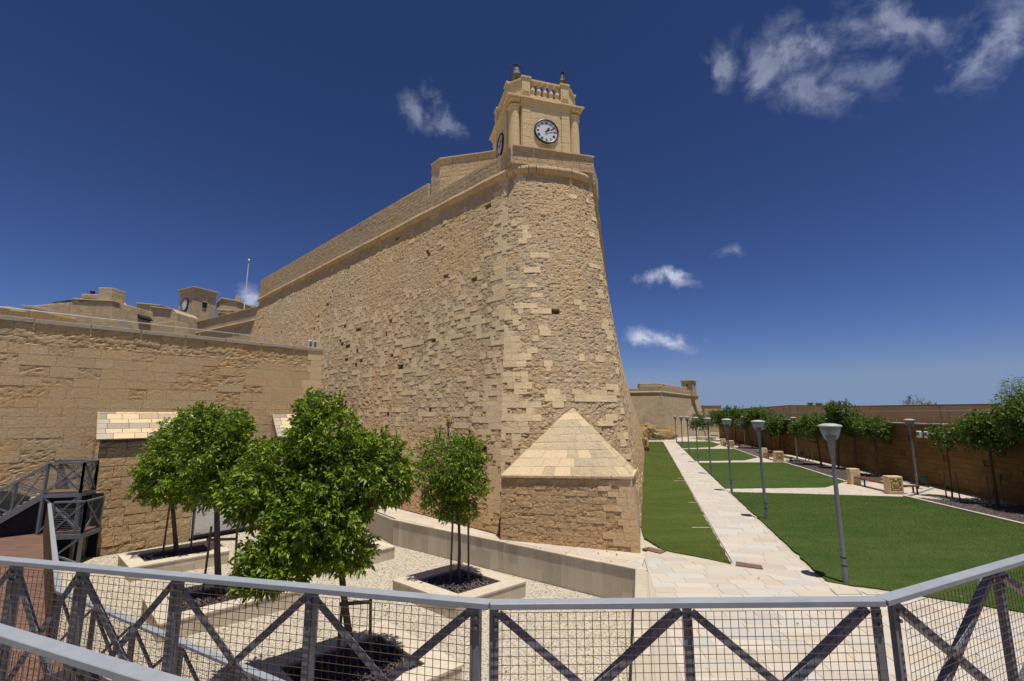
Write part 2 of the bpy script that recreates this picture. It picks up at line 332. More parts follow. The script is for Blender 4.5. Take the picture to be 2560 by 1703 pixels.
# ------------------------------------------------------------------ builders
WT = {}      # world translation of every object made here (no rotations are used on parents)
def reg(o, parent, loc=None):
    o.parent = parent
    base = WT[parent.name] if parent else Vector((0, 0, 0))
    want = Vector(loc) if loc is not None else Vector((0, 0, 0))
    o.location = want-base; WT[o.name] = want
    return o
def tag(o, label=None, cat=None, group=None, kind=None):
    if label: o['label'] = label
    if cat: o['category'] = cat
    if group: o['group'] = group
    if kind: o['kind'] = kind
    return o
def thing(name, loc, label, cat, group=None):
    o = bpy.data.objects.new(name, None); COL.objects.link(o); o.empty_display_size = .2
    reg(o, None, loc); return tag(o, label, cat, group)
class MB:
    def __init__(s, T=None): s.v = []; s.f = []; s.a = []; s.cur = None; s.T = T
    def add(s, vs, fs):
        n = len(s.v); s.v.extend([tuple(s.T(x)) for x in vs] if s.T else [tuple(x) for x in vs]); s.f.extend([tuple(i+n for i in f) for f in fs])
        if s.cur is not None: s.a.extend([s.cur]*len(vs))
        return s
    def box(s, c, size, rz=0.0):
        hx, hy, hz = size[0]/2, size[1]/2, size[2]/2; ca, sa = math.cos(rz), math.sin(rz)
        vs = []
        for z in (-hz, hz):
            for x, y in ((-hx, -hy), (hx, -hy), (hx, hy), (-hx, hy)):
                vs.append((c[0]+x*ca-y*sa, c[1]+x*sa+y*ca, c[2]+z))
        return s.add(vs, [(3, 2, 1, 0), (4, 5, 6, 7), (0, 1, 5, 4), (1, 2, 6, 5), (2, 3, 7, 6), (3, 0, 4, 7)])
    def beam(s, p, q, w, h, up=(0, 0, 1)):
        p, q = Vector(p), Vector(q); d = (q-p).normalized(); up = Vector(up)
        if abs(d.dot(up)) > .98: up = Vector((0, 1, 0))
        r = d.cross(up).normalized(); u = r.cross(d).normalized()
        vs = []
        for c in (p, q):
            for a, b in ((-1, -1), (1, -1), (1, 1), (-1, 1)): vs.append(c+r*(a*w/2)+u*(b*h/2))
        return s.add(vs, [(0, 1, 2, 3), (7, 6, 5, 4), (0, 4, 5, 1), (1, 5, 6, 2), (2, 6, 7, 3), (3, 7, 4, 0)])
    def angle(s, p, q, w, th, side, front):
        """L-section iron: one flange across the fence plane (side), one standing back along front."""
        p, q = Vector(p), Vector(q); side = Vector(side).normalized(); front = Vector(front).normalized()
        d = (q-p).normalized(); side = (side-d*side.dot(d)).normalized()
        s.beam(p, q, w, th, front) if False else None
        for (c0, a, wa, b, wb) in ((Vector((0, 0, 0)), side, w, front, th), (side*(w/2-th/2)+front*(-w/2), side, th, front, w)):
            vs = []
            for c in (p, q):
                for x, y in ((-1, -1), (1, -1), (1, 1), (-1, 1)): vs.append(c+c0+a*(x*wa/2)+b*(y*wb/2))
            s.add(vs, [(0, 1, 2, 3), (7, 6, 5, 4), (0, 4, 5, 1), (1, 5, 6, 2), (2, 6, 7, 3), (3, 7, 4, 0)])
        return s
    def tube(s, pts, r, seg=8, cap=True):
        pts = [Vector(p) for p in pts]; rs = r if isinstance(r, (list, tuple)) else [r]*len(pts); n0 = len(s.v); vs = []; fs = []
        pu = None
        for i, p in enumerate(pts):
            d = (pts[min(i+1, len(pts)-1)]-pts[max(i-1, 0)]).normalized()
            if pu is None: a = Vector((1, 0, 0)) if abs(d.x) < .8 else Vector((0, 1, 0))
            else: a = pu
            u = (a-d*a.dot(d)).normalized(); w = d.cross(u); pu = u
            for k in range(seg):
                t = 2*math.pi*k/seg; vs.append(p+(u*math.cos(t)+w*math.sin(t))*rs[i])
        for i in range(len(pts)-1):
            for k in range(seg): fs.append((i*seg+k, i*seg+(k+1) % seg, (i+1)*seg+(k+1) % seg, (i+1)*seg+k))
        if cap: fs.append(tuple(reversed(range(seg)))); fs.append(tuple((len(pts)-1)*seg+k for k in range(seg)))
        return s.add(vs, fs)
    def lathe(s, prof, c, seg=16, cap=True, sx=1, sy=1):
        vs = []; fs = []
        for r, z in prof:
            for k in range(seg):
                t = 2*math.pi*k/seg; vs.append((c[0]+math.cos(t)*r*sx, c[1]+math.sin(t)*r*sy, c[2]+z))
        for i in range(len(prof)-1):
            for k in range(seg): fs.append((i*seg+k, i*seg+(k+1) % seg, (i+1)*seg+(k+1) % seg, (i+1)*seg+k))
        if cap: fs.append(tuple(reversed(range(seg)))); fs.append(tuple((len(prof)-1)*seg+k for k in range(seg)))
        return s.add(vs, fs)
    def prism(s, poly, z0, z1):
        n = len(poly); A = sum(poly[i][0]*poly[(i+1) % n][1]-poly[(i+1) % n][0]*poly[i][1] for i in range(n))
        if A < 0: poly = poly[::-1]
        z0f = z0 if callable(z0) else (lambda x, y: z0); z1f = z1 if callable(z1) else (lambda x, y: z1)
        vs = [(x, y, z0f(x, y)) for x, y in poly]+[(x, y, z1f(x, y)) for x, y in poly]
        fs = [tuple(reversed(range(n))), tuple(range(n, 2*n))]+[(i, (i+1) % n, n+(i+1) % n, n+i) for i in range(n)]
        return s.add(vs, fs)
    def hull(s, bot, top):
        """solid between two matching 3D polygons (counter-clockwise seen from above/outside of top)."""
        n = len(bot); vs = list(bot)+list(top)
        return s.add(vs, [tuple(reversed(range(n))), tuple(range(n, 2*n))]+[(i, (i+1) % n, n+(i+1) % n, n+i) for i in range(n)])
    def mesh(s, name, m, smooth=False):
        me = bpy.data.meshes.new(name); me.from_pydata(s.v, [], s.f)
        if m: me.materials.append(m)
        if s.a:
            at = me.attributes.new('stone', 'FLOAT_COLOR', 'POINT'); at.data.foreach_set('color', np.array([(*x, 1.0) for x in s.a], dtype=np.float32).ravel())
        if smooth: me.polygons.foreach_set('use_smooth', [True]*len(me.polygons))
        me.update(); return me
    def build(s, name, m, parent=None, smooth=False, bevel=0.0, loc=None):
        """loc: world position of the object's origin (vertices are then relative to it)."""
        o = bpy.data.objects.new(name, s.mesh(name, m, smooth)); COL.objects.link(o); reg(o, parent, loc)
        if bevel:
            b = o.modifiers.new('bevel', 'BEVEL'); b.width = bevel; b.segments = 1; b.limit_method = 'ANGLE'; b.angle_limit = R(40)
        return o
def copy_tree(o, loc, parent=None):
    """a copy of a thing built at the origin, with copies of its parts and sub-parts"""
    c = o.copy(); COL.objects.link(c); c.parent = parent
    if parent is None: c.location = loc
    for ch in o.children: copy_tree(ch, None, c)
    return c
def sheet(name, poly, z, m, kind='structure', parent=None):
    n = len(poly); A = sum(poly[i][0]*poly[(i+1) % n][1]-poly[(i+1) % n][0]*poly[i][1] for i in range(n))
    if A < 0: poly = poly[::-1]
    b = MB(); b.add([(x, y, z) for x, y in poly], [tuple(range(n))]); o = b.build(name, m, parent)
    return tag(o, kind=kind) if parent is None else o
def clip(poly, c):
    """clip polygon by convex counter-clockwise polygon c"""
    out = poly
    for i in range(len(c)):
        a, b = c[i], c[(i+1) % len(c)]; inp = out; out = []
        if not inp: return []
        def side(p): return (b[0]-a[0])*(p[1]-a[1])-(b[1]-a[1])*(p[0]-a[0])
        for j in range(len(inp)):
            p, q = inp[j], inp[(j+1) % len(inp)]; sp_, sq = side(p), side(q)
            if sp_ >= 0: out.append(p)
            if (sp_ >= 0) != (sq >= 0):
                t = sp_/(sp_-sq); out.append((p[0]+(q[0]-p[0])*t, p[1]+(q[1]-p[1])*t))
    return out
def ccw(poly):
    n = len(poly); A = sum(poly[i][0]*poly[(i+1) % n][1]-poly[(i+1) % n][0]*poly[i][1] for i in range(n)); return poly if A > 0 else poly[::-1]
def parea(poly): return abs(sum(poly[i][0]*poly[(i+1) % len(poly)][1]-poly[(i+1) % len(poly)][0]*poly[i][1] for i in range(len(poly))))/2
def shrink(poly, g):
    cx = sum(p[0] for p in poly)/len(poly); cy = sum(p[1] for p in poly)/len(poly); out = []
    for x, y in poly:
        d = math.hypot(x-cx, y-cy); k = max(0, 1-g*1.3/max(d, .01)); out.append((cx+(x-cx)*k, cy+(y-cy)*k))
    return out
def weight(c, size):
    p = px(c)
    if not p or p[0] < -20 or p[0] > 2580 or p[1] < -20 or p[1] > 1723: return -1
    return size/p[2]
def emit(pieces, name, stuff_name, m, parent, limit=300):
    """pieces: (weight, verts, faces, attr). The ones that show largest become objects, the rest one stuff part."""
    pieces.sort(key=lambda x: -x[0]); rest = MB(); k = 0
    for w, vs, fs, at in pieces:
        if k < limit and w > 0:
            b = MB(); b.cur = at
            c = Vector(np.mean(np.array(vs), axis=0)); b.add([Vector(v)-c for v in vs], fs); b.build(name, m, parent, loc=c); k += 1
        else:
            rest.cur = at; rest.add(vs, fs)
    if rest.v: tag(rest.build(stuff_name, m, parent), kind='stuff')

def patch(B0, B1, T0, T1):
    B0, B1, T0, T1 = map(Vector, (B0, B1, T0, T1))
    def f(a, b): return B0.lerp(B1, a).lerp(T0.lerp(T1, a), b)
    return f
def stone_field(f, Wd, H, ch, lmin, lmax, kind, amax=1.0, amin=0.0, bmin=0.0, bmax=1.0, back=.2, seed=1, gap=.006, chvar=.18, pits=0.0):
    """Courses of individual stones over the surface f(a,b). kind(a,b,pos,rnd)-> None (missing stone) or (depth, rough, tint, erosion, hue)."""
    rnd = random.Random(seed); out = []; b0 = bmin
    while b0 < bmax-.2*ch/H:
        hh = ch*(1+rnd.uniform(-chvar, chvar))/H; b1 = min(bmax, b0+hh)
        if bmax-b1 < .35*ch/H: b1 = bmax
        a0 = amin-rnd.uniform(0, lmax)/Wd*.8
        while a0 < amax:
            a1 = a0+rnd.uniform(lmin, lmax)/Wd
            if amax-a1 < .5*lmin/Wd: a1 = amax
            A0, A1 = max(a0, amin), min(a1, amax); a0 = a1
            if (A1-A0)*Wd < .04: continue
            am, bm = (A0+A1)/2, (b0+b1)/2; pm = f(am, bm); k = kind(am, bm, pm, rnd)
            if k is None: continue
            dep, rough, tint, er, hue = k
            e = .01; du = f(min(am+e, 1), bm)-f(max(am-e, 0), bm); dv = f(am, min(bm+e, 1))-f(am, max(bm-e, 0)); n = du.cross(dv).normalized()
            L = (A1-A0)*Wd; Hs = (b1-b0)*H; g = gap+rough*.04
            pj = px(pm); cell = .12 if (pj is None or pits == 0) else min(.13, max(.052, pj[2]/460*1.25))
            nx = 1 if rough < .004 else max(2, min(10, round(L/cell))); ny = 1 if rough < .004 else max(2, min(6, round(Hs/cell)))
            ga, gb = g/Wd, g/H; vs = []; off = rnd.uniform(0, 90)
            jit = [rnd.uniform(-1, 1) for _ in range(4)]; pk = pits*er*rnd.uniform(.4, 1.2)
            for j in range(ny+1):
                for i in range(nx+1):
                    x, y = i/nx, j/ny
                    if rough >= .004 and 0 < i < nx and 0 < j < ny: x += rnd.uniform(-.25, .25)/nx; y += rnd.uniform(-.25, .25)/ny
                    p = f(A0+ga+(A1-A0-2*ga)*x, b0+gb+(b1-b0-2*gb)*y)
                    d = dep
                    if rough >= .004:
                        d += rough*(mnoise.noise((p.x*6+off, p.y*6, p.z*6))*1.3+mnoise.noise((p.x*15, p.y*15+off, p.z*15))*.7)
                        if pk:      # hollows eaten into the soft stone, running on across joints
                            q_ = mnoise.noise((p.x*5.5, p.y*5.5, p.z*9.5))+.6*mnoise.noise((p.x*13, p.y*13, p.z*19)); d -= pk*max(0, q_-.12)*.085
                        if i in (0, nx) or j in (0, ny): d -= rough*.22
                    else: d += jit[0]*.002*(x-.5)+jit[1]*.002*(y-.5)
                    vs.append(p+n*d)
            fs = [(j*(nx+1)+i, j*(nx+1)+i+1, (j+1)*(nx+1)+i+1, (j+1)*(nx+1)+i) for j in range(ny) for i in range(nx)]
            ring = [i for i in range(nx+1)]+[j*(nx+1)+nx for j in range(1, ny+1)]+[ny*(nx+1)+i for i in range(nx-1, -1, -1)]+[j*(nx+1) for j in range(ny-1, 0, -1)]
            nb = len(vs)
            for r_ in ring: vs.append(vs[r_]-n*(back+dep*.5))
            m_ = len(ring)
            for q in range(m_): fs.append((ring[(q+1) % m_], ring[q], nb+q, nb+(q+1) % m_))
            out.append((weight(pm, L*Hs), vs, fs, (min(1, max(0, tint)), er, hue)))
        b0 = b1
    return out
def nz(x, y, z=0): return mnoise.noise((x, y, z))

# ================================================================== THE SETTING: ground, paving, lawns
sheet('terrain', [(-900, -300), (1500, -300), (1500, 2500), (-900, 2500)], -1.6, M['earth'])
GZ = -1.0
def xL(y): return 6.55+.2905*(y-14.45)
def xR(y): return xL(y)+2.05
def xW(y): return 24.89+(y-23.36)*.2165         # foot of the right garden wall
garden = MB()
garden.prism([(.9, 3.5), (24, 3.5), (24.2, 20), (40.5, 95), (18, 95), (4.4, 19), (-10.4, 25.2), (-8.9, 25.2), (-4.9, 20.3), (3.62, 14.1)], -1.5, -.03)
tag(garden.build('garden_ground', M['joint']), kind='structure')
gravel_poly = [(-26, 8), (-21, 13.0), (-10.0, 25.2), (-8.9, 25.2), (-4.95, 20.32), (3.55, 14.1), (.85, 4.2), (-10, 3.5), (-26, 3.5)]
sheet('gravel_court', gravel_poly, GZ, M['gravel'])

def pave(name, poly, ang, ch, lmin, lmax, z, seed, limit=300, hue=(0, 1)):
    """slabs of one paved area, cut to its outline, laid on a sand bed"""
    rnd = random.Random(seed); poly = ccw(poly)
    o = sheet(name, poly, z, M['joint'])
    ca, sa = math.cos(ang), math.sin(ang)
    loc = [(x*ca+y*sa, -x*sa+y*ca) for x, y in poly]
    y0 = min(p[1] for p in loc); y1 = max(p[1] for p in loc); x0 = min(p[0] for p in loc); x1 = max(p[0] for p in loc)
    pieces = []; y = y0
    while y < y1:
        h = ch*rnd.uniform(.75, 1.3); x = x0-rnd.uniform(0, lmax)
        while x < x1:
            l = rnd.uniform(lmin, lmax)
            c = clip([(x, y), (x+l, y), (x+l, y+h), (x, y+h)], loc); x += l
            if len(c) < 3 or parea(c) < .02: continue
            c = shrink(c, .008); c = [(p[0]*ca-p[1]*sa, p[0]*sa+p[1]*ca) for p in c]
            n = len(c); zz = z+.008+rnd.uniform(0, .004); c2 = shrink(c, .006)
            vs = [(a, b, z) for a, b in c]+[(a, b, zz-.003) for a, b in c]+[(a, b, zz) for a, b in c2]
            fs = [tuple(range(2*n, 3*n))]+[(i, (i+1) % n, n+(i+1) % n, n+i) for i in range(n)]+[(n+i, n+(i+1) % n, 2*n+(i+1) % n, 2*n+i) for i in range(n)]
            cc = (sum(p[0] for p in c)/n, sum(p[1] for p in c)/n, z)
            pieces.append((weight(cc, parea(c)/math.hypot(*cc[:2])), vs, fs, (rnd.random(), .2, rnd.uniform(*hue))))
        y += h
    emit(pieces, 'paving_slab', 'paving_slabs', M['paving'], o, limit)
    return o
pave('plaza_paving', [(1.25, 4.2), (20, 4.2), (20.3, 5.6), (8.6, 13.3), (6.5, 14.75), (4.85, 16.2), (4.2, 15.7), (3.9, 14.1)], R(-4), .34, .45, 1.25, 0.0, 3)
pave('rampart_path', [(3.75, 14.2), (4.35, 15.75), (-.3, 17.6), (-1.05, 17.75)], R(-36), .38, .5, 1.2, 0.0045, 5, hue=(0, .5))
pave('rampart_path', [(-1.1, 17.72), (-.3, 17.62), (-8.1, 25.3), (-8.9, 25.2), (-4.85, 20.45)], R(-38), .38, .5, 1.2, 0.0045, 6, hue=(0, .5))
pave('garden_path', [(xL(14.2), 14.2), (xR(13.0), 13.0), (xR(76.5), 76.5), (xL(76.5), 76.5)], R(-16.2), .42, .5, 1.1, 0.003, 8, hue=(.25, .95))
pave('cross_path', [(12.3, 27.3), (21.1, 25.7), (25.2, 28.6), (25.5, 31.0), (21.9, 31.2), (18.95, 28.9), (12.6, 28.45)][:4]+[(23.5, 31.2), (21.9, 31.2), (12.6, 28.45)], R(-8), .35, .5, 1.0, 0.001, 9, limit=150, hue=(0, .6))
pave('cross_path', [(16.85, 43.2), (25.0, 43.8), (27.6, 46.0), (27.8, 49.0), (25.15, 48.4), (17.2, 44.8)], R(-8), .4, .5, 1.0, 0.001, 10, limit=60, hue=(0, .6))
pave('cross_path', [(21.7, 60.2), (28.6, 60.8), (31.5, 65.0), (31.3, 69.5), (27.3, 63.9), (22.1, 61.5)], R(-8), .5, .6, 1.2, 0.001, 11, limit=20, hue=(0, .6))
pave('far_terrace', [(20.2, 76.4), (34, 77.5), (39, 84), (38, 87), (22, 86.5)], R(-8), .7, .9, 1.6, 0.001, 12, limit=10, hue=(.3, .5))

lawns = [
    ([(4.95, 15.95), (5.35, 15.55), (5.75, 15.25), (6.48, 14.48), (xL(40)-.05, 40), (xL(76)-.05, 76), (5.1+.2886*56.9-.2, 76), (5.0+.2886*10, 29.1), (5.05, 19.1), (4.75, 17.4)]),
    ([(8.36, 13.05), (9.52, 12.42), (11.41, 11.16), (20.0, 5.4), (20.05, 14), (20.38, 19.34), (21.0, 25.72), (16.5, 26.6), (12.45, 27.25)]),
    ([(12.75, 28.5), (18.95, 28.95), (21.75, 31.2), (23.92, 39.59), (24.8, 43.7), (20.5, 43.6), (16.98, 43.2)]),
    ([(17.35, 44.85), (22.47, 45.65), (25.05, 48.4), (28.4, 60.6), (21.85, 60.15)]),
    ([(22.2, 61.6), (27.29, 63.95), (30.8, 69.8), (32.45, 77.2), (xR(76)+.05, 76.2)])]
def edge_poly(poly, step=.14, amp=.055, seed=0):
    out = []; n = len(poly)
    for i in range(n):
        a, b = poly[i], poly[(i+1) % n]; L = math.hypot(b[0]-a[0], b[1]-a[1]); k = max(1, int(L/step))
        if L > 40: k = int(L/.6)
        nx, ny = (b[1]-a[1])/L, -(b[0]-a[0])/L
        for j in range(k):
            t = j/k; x = a[0]+(b[0]-a[0])*t; y = a[1]+(b[1]-a[1])*t; w = amp*(nz(x*2.1, y*2.1, seed)+.6*nz(x*7, y*7, seed))
            out.append((x+nx*w, y+ny*w))
    return out
for i, poly in enumerate(lawns):
    ep = ccw(edge_poly(poly, seed=i)); b = MB(); n = len(ep)
    b.add([(x, y, -.02) for x, y in ep]+[(x, y, .035) for x, y in ep], [tuple(range(n, 2*n))]+[(k, (k+1) % n, n+(k+1) % n, n+k) for k in range(n)])
    o = b.build('lawn', M['lawn_dry' if i == 0 else 'lawn']); tag(o, kind='structure')
# blades of grass, thicker near the camera
def inside(poly, X, Y):
    c = np.zeros(len(X), bool); n = len(poly)
    for i in range(n):
        x1, y1 = poly[i]; x2, y2 = poly[(i+1) % n]
        cond = ((y1 > Y) != (y2 > Y)) & (X < (x2-x1)*(Y-y1)/((y2-y1) if y2 != y1 else 1e-9)+x1); c ^= cond
    return c
def scatter(poly, n, near=None):
    P = np.array(poly); lo, hi = P.min(0), P.max(0); X = RNG.uniform(lo[0], hi[0], n); Y = RNG.uniform(lo[1], hi[1], n)
    if near: Y = lo[1]+(hi[1]-lo[1])*RNG.random(n)**near
    k = inside(poly, X, Y); return X[k], Y[k]
def raw_mesh(name, V, nper, m, parent=None, attr=None):
    n = V.shape[0]; me = bpy.data.meshes.new(name); me.vertices.add(n*V.shape[1]); me.vertices.foreach_set('co', V.astype(np.float32).ravel())
    faces = np.array(nper); nl = faces.shape[1]; idx = (np.arange(n)[:, None, None]*V.shape[1]+faces[None]).ravel()
    nf = n*faces.shape[0]; me.loops.add(nf*nl); me.polygons.add(nf)
    me.loops.foreach_set('vertex_index', idx.astype(np.int32)); me.polygons.foreach_set('loop_start', (np.arange(nf)*nl).astype(np.int32))
    if attr is not None:
        at = me.attributes.new('leaf', 'FLOAT_COLOR', 'POINT'); at.data.foreach_set('color', np.repeat(attr, V.shape[1], axis=0).astype(np.float32).ravel())
    me.update(calc_edges=True); me.materials.append(m)
    o = bpy.data.objects.new(name, me); COL.objects.link(o); reg(o, parent); return o
def grass(polys, m, label):
    gx, gyv = [], []
    for poly, n, k in polys:
        X, Y = scatter(poly, n, k); gx.append(X); gyv.append(Y)
    gx = np.concatenate(gx); gyv = np.concatenate(gyv); n = len(gx)
    dist = np.hypot(gx, gyv); w = .0026*dist/14*RNG.uniform(.7, 1.5, n); h = RNG.uniform(.015, .042, n); th = RNG.uniform(0, 2*np.pi, n); ln = RNG.uniform(0, .03, n); la = RNG.uniform(0, 2*np.pi, n)
    V = np.zeros((n, 3, 3)); V[:, 0] = np.stack([gx-np.cos(th)*w, gyv-np.sin(th)*w, np.full(n, .03)], 1); V[:, 1] = np.stack([gx+np.cos(th)*w, gyv+np.sin(th)*w, np.full(n, .03)], 1)
    V[:, 2] = np.stack([gx+np.cos(la)*ln, gyv+np.sin(la)*ln, .03+h], 1)
    tag(raw_mesh('grass', V, [(0, 1, 2)], m), label, 'grass', kind='stuff')
grass([(lawns[0], 560000, 2.6)], M['blade_dry'], 'yellowish short grass of the narrow lawn beside the bastion')
grass([(lawns[1], 330000, 1.15), (lawns[2], 40000, 1), (lawns[3], 12000, 1)], M['blade'], 'short green grass of the broad lawns right of the path')

def pebbles(name, X, Y, Z, r, m, label=None, cat=None, parent=None):
    """small squashed octahedra"""
    n = len(X); base = np.array([(1, 0, 0), (0, 1, 0), (-1, 0, 0), (0, -1, 0), (0, 0, .75), (0, 0, -.6)])
    S = r[:, None, None]*RNG.uniform(.6, 1.35, (n, 6, 1))*base[None]; a = RNG.uniform(0, 6.3, n); c, s = np.cos(a)[:, None], np.sin(a)[:, None]
    V = np.stack([S[..., 0]*c-S[..., 1]*s+X[:, None], S[..., 0]*s+S[..., 1]*c+Y[:, None], S[..., 2]+Z[:, None]], -1)
    o = raw_mesh(name, V, [(0, 1, 4), (1, 2, 4), (2, 3, 4), (3, 0, 4), (1, 0, 5), (2, 1, 5), (3, 2, 5), (0, 3, 5)], m, parent)
    return tag(o, label, cat, kind='stuff')
X, Y = scatter(gravel_poly, 170000)
k = (Y > 5) & (np.abs(X)/Y < 1.25); X, Y = X[k], Y[k]
pebbles('gravel', X, Y, np.full(len(X), GZ+.004), RNG.uniform(.010, .026, len(X)), M['pebble'], 'loose pale gravel covering the sunken court', 'gravel')

# drain covers set in the paving
for poly, lab in (([(4.27, 16.02), (4.72, 15.52), (4.98, 15.76), (4.55, 16.22)], 'rusty brown drain cover at the foot of the bastion corner'),
                  ([(6.55, 14.35), (7.18, 14.02), (7.30, 14.34), (6.72, 14.68)], 'rusty brown drain cover at the near end of the garden path')):
    b = MB(); b.prism(poly, .0, .045); c = Vector((sum(p[0] for p in poly)/4, sum(p[1] for p in poly)/4, 0))
    o = b.build('drain_cover', M['grate'], bevel=.006); tag(o, lab, 'drain cover', 'drain covers')
for (u0, v0, u1, v1, lab) in ((2072, 1472, 2142, 1488, 'larger square inspection cover let into the paving'), (2150, 1480, 2190, 1489, 'smaller square inspection cover let into the paving')):
    t_ = thing('inspection_cover', gz((u0+u1)/2, (v0+v1)/2, .0), lab, 'inspection cover', 'inspection covers')
    p = [gz(u0, v0), gz(u1, v0+3), gz(u1+14, v1), gz(u0+18, v1)]; poly = ccw([(q.x, q.y) for q in p])
    b = MB(); b.prism(poly, .0, .014); b.build('frame', M['steel'], t_)
    b = MB(); b.cur = (.6, .2, .1); b.prism(shrink(poly, .03), .002, .019); b.build('stone_lid', M['paving'], t_)
# stone kerb pieces and stubs in the strip lawn
for (y, l) in ((18.9, 1.0), (24.1, .55), (31.7, .95), (32.9, .5)):
    b = MB(); x1 = xL(y)-.12; b.cur = (.7, .2, .3); b.beam((x1-l*.7, y+.02, .018), (x1, y, .018), .05, .05); o = b.build('lawn_edging_stone', M['paving'], bevel=.006)
    tag(o, {18.9: 'pale edging strip in the left lawn nearest the bastion corner', 24.1: 'second pale edging strip in the left lawn', 31.7: 'third pale edging strip in the left lawn', 32.9: 'farthest pale edging strip in the left lawn'}[y], 'edging', 'edging strips in the left lawn')

# right planting bed with kerb
kerb_line = [(19.6, 8.0), (20.05, 14.0), (20.48, 19.34), (21.11, 25.75)]
kerb_b = [(21.86, 31.25), (24.04, 39.59), (24.95, 43.75)]
kerb_c = [(25.2, 48.45), (28.5, 60.6)]
sheet('planting_bed', [(19.6, 8), (20.05, 14), (20.48, 19.34), (21.11, 25.8), (25.2, 28.7), (25.45, 31.1), (21.86, 31.3), (24.04, 39.59), (24.95, 43.75), (27.6, 46), (27.8, 49), (25.2, 48.4), (28.5, 60.7), (31.6, 65), (31.3, 69.5), (34, 77), (37.2, 79), (xW(79), 79), (xW(8), 8)], -.006, M['mulch_ground'])
sheet('bed_gravel', [(21.5, 25.85), (23.3, 24.2), (xW(24)-.1, 23.5), (xW(31)-.1, 31), (25.3, 28.6)], .0, M['gravel'])
sheet('bed_gravel', [(xW(31)-1.0, 31.2), (xW(31)-.05, 31), (xW(52)-.05, 52), (xW(52)-1.3, 52)], .0, M['gravel'])
kk = tag(bpy.data.objects.new('bed_kerb', None), 'pale stone kerb edging the tree bed beside the lawns', 'kerb'); COL.objects.link(kk); reg(kk, None, (20.48, 19.34, 0))
rnd = random.Random(5)
for line in (kerb_line, kerb_b, kerb_c, [(21.11, 25.75), (25.15, 28.6)], [(21.86, 31.25), (25.4, 31.1)]):
    for a, b_ in zip(line[:-1], line[1:]):
        A, B = Vector((*a, 0)), Vector((*b_, 0)); n = max(1, int((B-A).length/1.0))
        for i in range(n):
            p, q = A.lerp(B, (i+.006)/n), A.lerp(B, (i+.994)/n); b = MB(); b.cur = (rnd.random(), .2, rnd.uniform(.4, .7)); zc_ = .035
            b.beam((p.x, p.y, zc_), (q.x, q.y, zc_), .16, .13); b.build('kerb_stone', M['paving'], kk, bevel=.008)
X = RNG.uniform(19.6, 27, 22000); Y = RNG.uniform(14, 46, 22000)
kx = np.interp(Y, [8, 14, 19.34, 25.75, 31.3, 39.59, 44], [19.6, 20.05, 20.48, 21.11, 21.9, 24.04, 24.95])+.12
k = (X > kx) & (X < xW(Y)-.1) & ~((Y > 25.6) & (Y < 31.4)); X, Y = X[k], Y[k]
pebbles('mulch', X, Y, np.full(len(X), .0), RNG.uniform(.015, .04, len(X)), M['lava'], 'dark bark and stone mulch under the garden trees', 'mulch')

# ================================================================== THE BASTION
ZT = 16.4
nose_top = [(-.18, 21.55), (.32, 21.28), (.99, 21.19), (2.02, 21.36), (2.94, 21.62), (3.58, 21.98), (4.12, 22.42)]
def arc(pts):
    P = [Vector(p) for p in pts]; L = [0]
    for a, b in zip(P[:-1], P[1:]): L.append(L[-1]+(b-a).length)
    def f(t):
        s = t*L[-1]
        for i in range(len(P)-1):
            if s <= L[i+1]+1e-9 or i == len(P)-2: return P[i].lerp(P[i+1], (s-L[i])/(L[i+1]-L[i]))
    return f
ntf = arc(nose_top); LB = Vector((-.5, 18.0)); RB = Vector((5.1, 19.1)); TL = Vector(nose_top[0]); TR = Vector(nose_top[-1])
def nbf(t):
    c = TL.lerp(TR, t); off = ntf(t)-c; return LB.lerp(RB, t)+off*1.15
def f_nose(a, b):
    p = nbf(a).lerp(ntf(a), b); return Vector((p.x, p.y, b*ZT))
LFB, LFT = Vector((-28.3, 45.3)), Vector((-26.82, 47.67)); RFB, RFT = Vector((22.3, 78.7)), Vector((17.8, 79.6))
f_left = patch((*LFB, 0), (*LB, 0), (*LFT, ZT), (*TL, ZT))
f_right = patch((*RB, 0), (*RFB, 0), (*TR, ZT), (*RFT, ZT))
bast = thing('bastion', (2.2, 18.5, 0), 'huge battered limestone bastion with rounded nose beneath the clock tower', 'bastion')
def fl(d, t): return d
def inset_poly(pts, d):
    n = len(pts); out = []
    for i in range(n):
        p = Vector(pts[i]); a = (p-Vector(pts[i-1])).normalized(); b = (Vector(pts[(i+1) % n])-p).normalized()
        na, nb_ = Vector((-a.y, a.x)), Vector((-b.y, b.x)); m_ = (na+nb_).normalized(); out.append(p+m_*(d/max(.35, m_.dot(na))))
    return out
nb_pts = [nbf(i/8) for i in range(9)]; nt_pts = [ntf(i/8) for i in range(9)]
bot = [LFB]+nb_pts+[RFB, Vector((0, 85))]; top = [LFT]+nt_pts+[RFT, Vector((0, 85))]
bot = inset_poly(bot, .13); top = inset_poly(top, .13)
b = MB(); b.hull([(*p, -1.5) for p in bot], [(*p, ZT) for p in top]); b.build('core', M['mortar'], bast)
